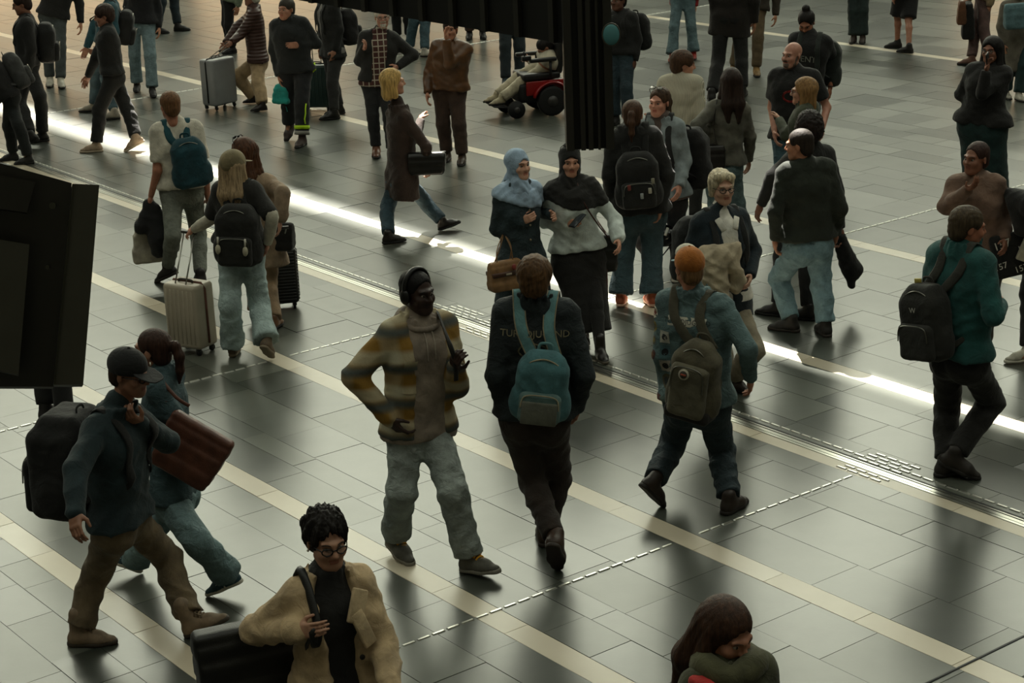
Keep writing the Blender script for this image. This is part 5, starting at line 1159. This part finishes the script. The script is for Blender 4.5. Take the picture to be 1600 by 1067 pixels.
# woman on the phone
F = person('woman in black cardigan talking on her phone at upper right', (1550, 60), -32, H=1.70, hy=-38, N=(1545, 112), P=(1535, 195), el=(1528, 152), wl=(1541, 112), ze=(.2, None), zw=(-.02, None), er=(1502, 148), wr=(1528, 165), sex='f', bw=1.12, res=MID, skin='#94644e', hair=('long', '#15110f'), specs=('#1a120e', .0026), dw=(.16, .12), de=(.15, 0), top=dict(m=C('#151413'), name='cardigan', e=.036, hem=.12, amp=.009, flare=.03), bot=dict(kind='skirt', m=C('#16302f'), e=.03, len=.93, w=.10), shoes={})
ph = F.hand[1] + n3(.0, -.01, .03); add = thing('phone', 'phone at the ear of the woman in black cardigan', 'phone', F, ph); add('phone_body', [(*rbox(ph, .006, .036, .07, .004, 2, RX(R_(20))), 0)], PL('#111111', .2))
# woman at the right edge with tote
F = person('person in black coat at the right edge carrying bags', (1648, 205), -60, H=1.72, sex='f', res=MID, skin='#a87860', hair=('bob', '#2a1c14'), top=dict(m=C('#171716'), name='coat', e=.03, hem=.3), bot=dict(m=C('#1b1b1a')), shoes=dict(m=LE('#b8b4a4', .6), sole=PL('#cfcabb')), ar=(1605, 548), al=(1650, 560), fr=-80, fl=-80)
tb = F.pix((1592, 428), .2); add = softbag(F, 'black tote bag printed with white 157 at the right edge', tb, .34, .34, .10, C('#121212'), Rm=RZ(R_(60)) @ RY(R_(-12)), taper=1.05, res=.011, strap=[[tb + n3(0, 0, .33), tb + n3(.05, .02, .55)]])
for s_, dx_, dz_, sz in (('157', -.06, .29, .09), ('157', .10, .20, .09), ('157', -.12, .13, .07), ('157', .02, .06, .07)):
    V, Fc = textmesh(s_, sz); Vw = n3(0, 0, 0) + np.stack([V[:, 0], np.zeros(len(V)), V[:, 1]], 1); Rr = RZ(R_(60)) @ RY(R_(-20)); add('lettering', [(Vw @ Rr.T + tb + Rr @ n3(dx_, -.068, dz_), Fc, 0)], PL('#d8d6cc', .6))
pb = tb + RZ(R_(60)) @ n3(.06, -.09, .10); add = thing('paper_bag', 'pale paper parcel held against the black tote at right edge', 'parcel', F, pb); add('wrapper', [(*rbox(pb + n3(0, 0, .1), .09, .02, .09, .01, 2, RZ(R_(60)) @ RY(R_(20))), 0)], C('#b0aa98'))
cb = F.pix((1592, 318), .22); drape(F, 'black jacket bundle carried at the right edge above the tote', [(cb + n3(-.1, 0, .06), cb + n3(.12, 0, .02), .05, .10), (cb, cb + n3(.05, .0, -.18), .09, .07)], C('#151515'), seed=6)

# man in white tee
F = person('man in white t-shirt with dark teal backpack walking away', (263, 145), -164, g=(290, 440), hy=-156, hp=10, N=(276, 200), P=(284, 300), el=(246, 266), wl=(236, 306), er=(322, 270), wr=(325, 310), kl=(270, 368), al=(262, 418), kr=(310, 366), ar=(313, 430), pl=25, pr=0, fl=-120, fr=-165, res=MID, skin='#b07a62', hair=('short', '#6d4c30'),
           top=dict(m=C('#cfc9ba'), name='t_shirt', e=.02, hem=.08, sl=.8, ea=1.3), bot=dict(m=D('#6f736a'), e=.014, ek=.008, eh=.006), shoes=dict(m=LE('#1a1512', .6), sole=PL('#241c18', .6)))
backpack(F, 'dark teal backpack on the man in white t-shirt', .32, .46, .17, .50, m=C('#17404a'), ms=C('#1c4c56'), res=.011, x=-.05, tilt=6, pocket=0, sw=.034)
hw = F.hand[1]; drape(F, 'black jacket hanging from the hand of the man in white t-shirt', [(hw, hw + n3(-.06, .05, -.30), .05, .10), (hw, hw + n3(.09, .02, -.20), .04, .07), (hw + n3(-.06, .05, -.30), hw + n3(-.05, .05, -.42), .10, .08), (hw + n3(-.06, .0, -.05), hw + n3(-.14, .04, -.30), .05, .06)], C('#141517'), seed=3)
bs = hw + n3(.05, -.06, -.56); softbag(F, 'pale plastic bag carried under the jacket of the man in white t-shirt', bs, .28, .44, .10, C('#a59f90'), strap=[[bs + n3(-.05, 0, .42), hw, bs + n3(.05, 0, .42)]], ms=C('#a59f90'), taper=.55, name='plastic_bag', res=.013)
# cap girl
F = person('girl in beige cap and wide light jeans pulling a white suitcase', (364, 240), 172, g=(390, 546), hy=158, N=(372, 296), P=(376, 392), el=(332, 340), wl=(303, 358), er=(425, 340), wr=(418, 380), kl=(360, 478), al=(364, 540), kr=(405, 474), ar=(417, 534), pl=0, pr=40, fl=178, fr=165, sex='f', res=MID, skin='#c08c74', hair=('longstraight', '#a48c6c'), cap=('#7a6e50', 0), dw=(.1, 0),
           top=dict(m=C('#1d1c19'), name='t_shirt', e=.034, hem=.06, sl=.95, ea=1.3), bot=dict(m=D('#9aabaa'), e=.022, ek=.030, eh=.058, amp=.010, t=1.97), shoes=dict(m=LE('#6b5a48', .7), sole=PL('#7d705c', .7)))
for sd in (1, -1): link('undershirt_sleeve', mkmesh('undershirt_sleeve', [(*tube(smooth_path([F.S[sd] + (F.E[sd] - F.S[sd]) * .7, F.E[sd], F.W[sd]], 5), [.055] * 6 + [.05] * 3 + [.04, .036], 10), 0)], C('#b9b3a2')), F.o)
add = backpack(F, 'large black backpack with two clip-on bottles on the cap girl', .35, .50, .20, .36, m=C('#1b1b18'), res=.011, x=-.03, pocket=.5)
for x, z in ((.12, -.04), (-.10, -.05)): add('clip_bottle', [(*add.X(ellmesh((x, .16, z - .04), (.022, .02, .04), 12, 8)), 0), (*add.X(tube([(x, .16, z), (x, .15, z + .06)], .008, 6)), 1)], [PL('#b9b29c'), PL('#cac6b8')])
gp = F.W[1] + nrm(F.W[1] - F.E[1]) * .07; Qp = at_z(303, 548)
suitcase('white hard-shell suitcase pulled by the girl in beige cap', (303, 548), 148, .35, .24, .54, '#b5aa97', rib=True, grip=RZ(R_(148)).T @ (F.Rw @ gp + F.root - Qp), zipc='#6d463a', panel=None)
# long brown hair, beige coat
F = person('woman with long brown hair in beige coat beside the cap girl', (378, 218), 168, g=(418, 500), hy=-128, N=(400, 285), P=(408, 375), er=(442, 300), wr=(438, 345), kr=(420, 440), ar=(428, 500), sex='f', res=MID, skin='#b58a74', hair=('longwave', '#50301c'), top=dict(m=C('#8f7a64'), name='coat', e=.03, hem=.30, amp=.008, puff=1), bot=dict(m=C('#8a7258'), e=.012, ek=.014, eh=.03, t=1.96), shoes=dict(m=LE('#6b4a30')))
link('sunglasses', mkmesh('sunglasses', [(xf((xf((v, fc), RX(R_(-45)))[0], fc), F.Rh, F.hc + F.Rh @ n3(0, -.01, .08), F.hs)[0], fc, mi) for v, fc, mi in specs_tpl(w=.004, y0=-.075)], [PL('#141414', .15), PL('#0a0a0a', .1)]), F.o)
gp = F.W[-1] + nrm(F.W[-1] - F.E[-1]) * .07; Qp = at_z(436, 482)
suitcase('black ribbed suitcase pulled by the woman in beige coat', (436, 480), 190, .36, .24, .50, '#1c1b18', rib=True, horizontal=True, grip=RZ(R_(190)).T @ (F.Rw @ gp + F.root - Qp), zipc='#161512')
bb_ = RZ(R_(0)) @ (F.pix((436, 385), .08)); softbag(F, 'small black bag riding on top of the black ribbed suitcase', bb_ - n3(0, 0, .03), .26, .24, .13, C('#171613'), res=.014, name='travel_bag')
# blonde woman
F = person('blonde woman in brown blazer and jeans walking to the right', (613, 110), 118, g=(650, 366), hy=98, N=(626, 178), P=(628, 280), er=(668, 232), wr=(668, 262), el=(650, 215), wl=(657, 188), kl=(606, 322), al=(607, 368), kr=(662, 312), ar=(692, 346), pl=0, pr=-12, fl=110, fr=112, sex='f', res=MID, skin='#c09078', hair=('bob', '#c4a060'), dw=(.1, 0), top=dict(m=C('#33241c'), name='blazer', e=.024, hem=.26, neck='lapel', amp=.007), bot=dict(m=D('#2a404a'), e=.012, ek=.012, eh=.02), shoes=dict(m=LE('#1c1612', .4)))
bs = F.pix((668, 272), .15); softbag(F, 'black leather handbag on the arm of the blonde woman', bs, .34, .22, .14, LE('#141311', .3), strap=[[bs + n3(-.10, 0, .2), F.W[-1] + n3(0, -.02, .10), F.E[-1] + n3(0, .0, -.03), bs + n3(.12, 0, .2)]], Rm=RZ(R_(60)), res=.012, flap=LE('#1d1b18', .35))
# brown leather man
F = person('man in brown leather jacket with a hand over his face', (703, 30), -14, g=(710, 250), hy=-10, N=(706, 74), P=(702, 142), el=(702, 100), wl=(698, 62), ze=(.2, None), zw=(.03, None), er=(670, 115), wr=(668, 145), al=(722, 244), ar=(698, 240), bw=1.08, res=MID, skin='#b07c62', hair=('short', '#2a1e16'), dw=(.2, 0), de=(.2, 0), top=dict(m=LE('#5a3a1e', .4), name='leather_jacket', e=.03, hem=.11, neck='collar', amp=.009), bot=dict(m=C('#3b2a20'), e=.02, ek=.016, eh=.02), shoes=dict(m=LE('#3a2a1e')))
# bearded man
F = person('white-bearded man in glasses with checked shirt and black jacket', (596, 11), 6, g=(598, 236), hy=8, N=(592, 58), P=(590, 130), el=(646, 86), wl=(622, 104), er=(562, 95), wr=(569, 76), al=(612, 236), ar=(588, 232), res=MID, skin='#bd8c76', hair=('short', '#b9b4a8'), beard='#c9c4b8', specs=('#4a4038', .0022), dw=(-.08, .12), top=dict(m=C('#191917'), e=.03, hem=.10, open=.07, neck='collar'), inner=dict(m=mat('check', '#4a2a26', '#b0a898'), name='checked_shirt', e=.022, hem=.16, neck='collar'), bot=dict(m=C('#161718'), e=.014), shoes=dict(m=LE('#6b4028')))
# worker
F = person('man in dark workwear with neon yellow leg bands', (446, -1), -14, g=(470, 220), hy=-30, N=(452, 38), P=(462, 108), el=(494, 68), wl=(468, 70), er=(428, 78), wr=(436, 118), al=(472, 216), ar=(452, 196), pl=0, pr=30, fl=-18, bw=1.05, res=MID, skin='#b07e66', hair=('short', '#3a352e'), dw=(.12, 0), top=dict(m=C('#15191a'), e=.032, hem=.16, neck='collar'), bot=dict(m=C('#15171a'), e=.026, ek=.02, eh=.03, t=1.9), shoes=dict(m=LE('#3a2a26', .6)))
for sd in (1,):
    for t, c in ((.62, '#b8e020'), (.78, '#8f8c84')):
        p_ = F.K[sd] + (F.A[sd] - F.K[sd]) * t; q_ = F.K[sd] + (F.A[sd] - F.K[sd]) * (t + .11); link('reflective_band', mkmesh('reflective_band', [(*tube([p_, q_], .095, 14), 0)], C(c)), F.bo)
    st = [F.bf.march([F.K[sd] + (F.A[sd] - F.K[sd]) * t + n3(.3, -.06, 0)], (-1, 0, 0))[0] for t in (-.05, .1, .25, .4, .55)]; link('neon_stripe', mkmesh('neon_stripe', [(*tube(st, .022, 6, flat=.3, up=(1, 0, 0)), 0)], C('#b8e020')), F.bo)
link('neon_stripe', mkmesh('neon_stripe', [(*tube([F.tf.march([F.tp(.5, .02, z)], -F.X)[0] for z in (-.2, -.05, .1)], .03, 6, flat=.3, up=(1, 0, 0)), 0)], C('#b8e020')), F.to)
hw = F.hand[-1]; softbag(F, 'bright teal plastic bag in the hand of the workwear man', hw + n3(0, 0, -.26), .22, .24, .14, C('#1f8f88'), taper=.7, res=.015, amp=.012, name='plastic_bag', strap=[[hw + n3(-.04, 0, -.05), hw, hw + n3(.04, 0, -.05)], [hw + n3(.03, 0, -.2), hw + n3(.06, 0, -.36)]])
# man with backpack and green suitcase
F = person('man in dark jacket with backpack beside a green suitcase', (508, -28), -62, g=(526, 176), hy=-80, N=(512, 8), P=(520, 85), al=(522, 176), ar=(530, 168), fl=-80, fr=-80, res=FAR, skin='#a87860', hair=('short', '#3a3028'), top=dict(m=C('#191a19'), e=.03, hem=.16, neck='collar', open=.03), inner=dict(m=C('#777470'), name='shirt', e=.018), bot=dict(m=C('#1a1a18'), e=.02), shoes=dict(m=LE('#14120f')))
backpack(F, 'black backpack on the man beside the green suitcase', .34, .48, .22, .5, m=C('#131312'), res=.017)
suitcase('dark green suitcase standing behind the workwear man', (498, 172), -10, .40, .26, .56, '#1c3532', rib=True, hh=.38, zipc='#1a1a1a')
# puffer woman with grey suitcase
F = person('woman in brown puffer jacket and beige trousers with a grey suitcase', (392, -18), -84, g=(406, 164), hy=-95, N=(396, 18), P=(403, 95), al=(410, 164), ar=(398, 152), er=(362, 50), wr=(350, 70), el=(375, 55), wl=(362, 66), fl=-70, sex='f', res=FAR, skin='#8d6450', hair=('short', '#cdc7ba'), top=dict(m=mat('puffer', '#3a2018'), name='puffer_jacket', e=.04, hem=.14, neck='collar', fr=1.0), bot=dict(m=C('#a58d6c'), e=.024, ek=.03, eh=.03), shoes=dict(m=LE('#241c18')))
gp = F.W[1] + nrm(F.W[1] - F.E[1]) * .07; Qp = at_z(345, 170)
suitcase('silver grey suitcase with black side panel by the puffer jacket woman', (345, 168), 52, .42, .27, .62, '#8d8f90', rib=False, grip=RZ(R_(52)).T @ (F.Rw @ gp + F.root - Qp), panel=('#121212', 0, .04), zipc='#1a1a1a')
# walking man in black with beige shoes
F = person('person in black walking left in cream shoes', (158, 10), -76, g=(184, 230), hy=-80, hp=10, N=(168, 50), P=(176, 118), er=(148, 95), wr=(138, 118), el=(178, 85), wl=(152, 82), kl=(155, 172), al=(150, 226), kr=(198, 170), ar=(212, 216), pl=0, pr=25, fl=-85, fr=-80, res=MID, skin='#a06f58', hair=('mop', '#33221a'), dw=(.1, 0), top=dict(m=C('#131312'), name='sweater', e=.028, hem=.10), bot=dict(m=C('#121211'), e=.022, ek=.016, eh=.02), shoes=dict(m=LE('#a8917a', .6), sole=PL('#b9a892', .6)))
# teal bomber with white triangles, behind
F = person('person in teal jacket with white triangles behind the walker in black', (166, -30), -84, g=(172, 176), hy=-84, er=(138, 50), wr=(132, 85), al=(146, 164), ar=(178, 176), fl=-85, fr=-85, res=FAR, skin='#a87860', hair=('short', '#2a1c14'), top=dict(m=C('#1e4650'), e=.03, hem=.12), bot=dict(m=D('#33474f'), e=.02), shoes=dict(m=LE('#8d8678', .6)))
backpack(F, 'black backpack worn over the teal jacket', .34, .46, .2, .5, m=C('#141413'), res=.018)
for t in (.55, .75, .95):
    o_ = F.S[-1] + (F.E[-1] - F.S[-1]) * t; onto(F, F.tf, 'white_triangle', [(n3(-.03, -.025, 0, .03, -.025, 0, 0, .035, 0).reshape(3, 3), [np.array([[0, 1, 2]])])], o_, n3(0, 1, 0), F.U, n3(1, 0, 0), [C('#d8d6cc')], F.to)
G = lambda lab, T, yaw, g, top, bot, shoe='#171412', **k: person(lab, T, yaw, g=g, res=FAR, top=dict(m=C(top), e=.03, hem=k.pop('hem', .14)), bot=k.pop('bot_', None) or dict(m=D(bot) if k.pop('den', False) else C(bot), e=.018, ek=.016, eh=k.pop('eh', .02)), shoes=dict(m=LE(shoe, .6)), **k)
F = G('person in dark coat and light jeans standing at upper left', (216, -62), 8, (228, 142), '#15161a', '#66797e', den=True, al=(238, 140), ar=(214, 132), eh=.035, hair=('long', '#2a1c14'), sex='f')
F = G('dark figure with backpack walking left at upper left corner', (28, -8), -80, (58, 216), '#151514', '#131312', hp=15, al=(66, 210), ar=(48, 212), kl=(62, 150), kr=(30, 160), pr=20, hair=('short', '#2a1c16'), skin='#8a604c')
backpack(F, 'black backpack on the dark figure at upper left corner', .34, .5, .22, .48, m=C('#121211'), res=.018)
F = G('dark figure cut by the left edge beside the display case', (-22, 62), -70, (36, 252), '#121212', '#161a1a', ar=(44, 246), al=(20, 240), kr=(28, 195), hair=('short', '#1a1410'))
backpack(F, 'grey backpack on the figure cut by the left edge', .32, .46, .2, .55, m=C('#3a3b3a'), res=.018)
F = G('person with grey trousers and white trainers far at upper left', (92, -70), 10, (88, 128), '#151515', '#3c4242', '#b9b4a6', al=(95, 126), ar=(78, 124))
F = G('far walker with one leg striding at the top left', (252, -120), 80, (262, 46), '#131518', '#15232a', al=(278, 40), ar=(246, 44), hair=('short', '#2a1c16'))
F = G('person with pale green sleeve behind the puffer jacket woman', (362, -75), -70, (360, 82), '#7f8a74', '#141414')
F = G('dark trousered person standing behind the wheelchair', (808, -72), 5, (800, 128), '#1b2226', '#1c272b', '#22343a', al=(812, 122), ar=(790, 126))
F = G('man with dark jacket and jeans to the right of the black drop panel', (966, -14), -28, (974, 192), '#171716', '#2a3a42', hy=-40, den=True, al=(980, 188), ar=(962, 184), skin='#6b4636', hair=('short', '#15100d'))
backpack(F, 'black backpack on the man right of the black drop panel', .32, .46, .18, .52, m=C('#141413'), res=.017, x=.09)
F = G('person in red jacket and flared light jeans at the top', (1068, -78), -12, (1068, 88), '#8c1c1e', '#566b70', '#9c2a20', den=True, eh=.055, al=(1084, 84), ar=(1050, 88), hem=.10, sex='f', hair=('long', '#2a1c14'))
F = G('person in long dark brown coat and black trousers at the top', (1148, -85), 170, (1140, 146), '#221c18', '#161514', al=(1112, 146), ar=(1160, 140), kl=(1122, 95), hem=.34, bw=1.1)
F = G('person in khaki trousers and tan shoes behind the brown coat', (1190, -80), -10, (1172, 112), '#3a3228', '#5f4f38', '#8a6a3c', al=(1182, 108), ar=(1146, 106))
F = G('person in dark green trousers at the top right', (1338, -105), -20, (1342, 62), '#1c1f1c', '#1c2a28', '#33271e', al=(1348, 58), ar=(1334, 58), eh=.04)
bs_ = F.tp(.28, .02, -.5); softbag(F, 'dark bag hanging beside the person in dark green trousers', bs_ + F.Rw.T @ n3(-.62, .1, .1), .4, .4, .2, C('#171917'), res=.02)
F = G('person in black shorts and black trainers at the top', (1418, -100), -160, (1414, 76), '#161616', '#121212', al=(1402, 66), ar=(1420, 74), bot_=dict(m=C('#121212'), e=.045, ek=.05, t=.95, name='shorts'), skin='#a8765e', fl=-110, fr=-130)
F = G('person in beige top and mauve trousers at the top right corner', (1548, -92), -100, (1532, 96), '#9a8468', '#5a4440', '#6b4a3c', er=(1500, 5), wr=(1508, 10), al=(1545, 94), ar=(1518, 92), skin='#a8765e')
bs_ = F.pix((1512, 60), .2); softbag(F, 'black bag carried at the top right corner', bs_, .30, .5, .16, C('#131211'), res=.02); bs_ = F.pix((1502, 38), .25); softbag(F, 'brown leather bag beside the black bag at top right corner', bs_, .22, .34, .12, LE('#6b4630'), res=.02)
F = G('person in long grey-beige coat at the right edge of the top row', (1592, -30), 10, (1588, 152), '#6d665a', '#17302f', '#b8b2a4', hem=.52, al=(1592, 148), ar=(1572, 144), eh=.03)
bs_ = F.pix((1590, 45), .28); softbag(F, 'pale blue bag held by the person in long grey-beige coat', bs_, .34, .32, .12, C('#5d7a80'), res=.02)
F = G('person in jeans and white trainers behind the bearded man', (652, -95), 60, (655, 82), '#20242a', '#3a5058', '#b8b2a6', den=True, al=(664, 80), ar=(640, 76), fl=80)
F = G('person in black trousers far behind the bearded man', (626, -100), -10, (630, 66), '#141416', '#131315')
F = G('far person in brown trousers below the black beam', (744, -120), 0, (744, 60), '#3a2c24', '#4a372c')
F = G('person in black hidden behind the hanging display case', (62, 300), 150, (80, 648), '#141414', '#121211', al=(72, 638), ar=(100, 644), hair=('short', '#2a1c16'))

# ------------------------------------------------------------------ person in a powered wheelchair
Q = Pos((838, 176), -72); s_ = 1.0; add = thing('wheelchair', 'red and black powered wheelchair beside the drop panel', 'wheelchair', Q, np.zeros(3))
ML, MR, MB = LE('#151413', .5), PL('#8c1616', .25), PL('#101010', .6)
add('seat', [(*rbox((0, .02, .50), .23, .25, .045, .03, 3), 0)], ML); add('backrest', [(*rbox((0, .29, .78), .22, .05, .27, .04, 3, RX(R_(-8))), 0)], ML); add('head_support', [(*rbox((0, .36, 1.12), .10, .04, .06, .03, 3), 0)], ML)
add('motor_base', [(*rbox((0, .05, .30), .20, .34, .13, .06, 4), 0)], MB)
for s in (-1, 1):
    fen = [(s * .27, .12 + .24 * math.cos(t), .19 + .24 * math.sin(t)) for t in np.linspace(.15, 2.9, 16)]; add('fender', [(*tube(fen, .05, 8, flat=.35, up=[(0, math.cos(t), math.sin(t)) for t in np.linspace(.15, 2.9, 16)]), 0)], MR)
    c = n3(s * .27, .12, .19); w_ = add('wheel', [(*tube([c + n3(-.045, 0, 0), c + n3(-.035, 0, 0), c + n3(.035, 0, 0), c + n3(.045, 0, 0)], [.16, .19, .19, .16], 28), 0)], PL('#121212', .7)); add('hub', [(*tube([c + n3(-.05, 0, 0), c + n3(.05, 0, 0)], .07, 14), 0)], PL('#3a3836', .4), w_)
    c = n3(s * .22, -.34, .11); w_ = add('wheel', [(*tube([c + n3(-.03, 0, 0), c + n3(.03, 0, 0)], .11, 20), 0)], PL('#121212', .7)); add('hub', [(*tube([c + n3(-.035, 0, 0), c + n3(.035, 0, 0)], .04, 12), 0)], PL('#3a3836', .4), w_)
    c = n3(s * .2, .50, .07); add('wheel', [(*tube([c + n3(-.025, 0, 0), c + n3(.025, 0, 0)], .07, 16), 0)], PL('#121212', .7))
    add('armrest', [(*rbox((s * .27, .02, .72), .035, .18, .025, .015, 2), 0)], ML); add('armrest_post', [(*tube([(s * .27, .12, .48), (s * .27, .12, .70)], .018, 8), 0)], MB)
    add('side_panel', [(*rbox((s * .225, .06, .36), .015, .26, .09, .012, 2), 0)], MR); add('leg_hanger', [(*tube([(s * .12, -.22, .46), (s * .12, -.46, .18)], .018, 8), 0)], MB)
    add('footplate', [(*rbox((s * .11, -.52, .15), .08, .11, .010, .006, 1, RX(R_(-10))), 0)], MB)
add('joystick', [(*rbox((.27, -.2, .76), .035, .06, .03, .012, 2), 0), (*tube([(.27, -.22, .78), (.27, -.23, .85)], .010, 8), 0)], MB)
hb_ = Q.root; F = person('person in cream clothes sitting in the powered wheelchair', (842, 65), -72, g=(838, 176), H=1.48, hy=-76, hp=42, sit=n3(0, .12, .58), N=(860, 92), al=n3(.10, -.50, .25), ar=n3(-.10, -.50, .25), el=(850, 108), wl=(828, 96), er=(858, 110), wr=(832, 98), res=MID, skin='#9a6a52', hair=('short', '#1a1512'), top=dict(m=C('#b9b09c'), name='sweater', e=.026, hem=.05), bot=dict(m=C('#b0a68e'), e=.022, ek=.016, eh=.02), shoes=dict(m=LE('#a89c80', .7)), sex='m')
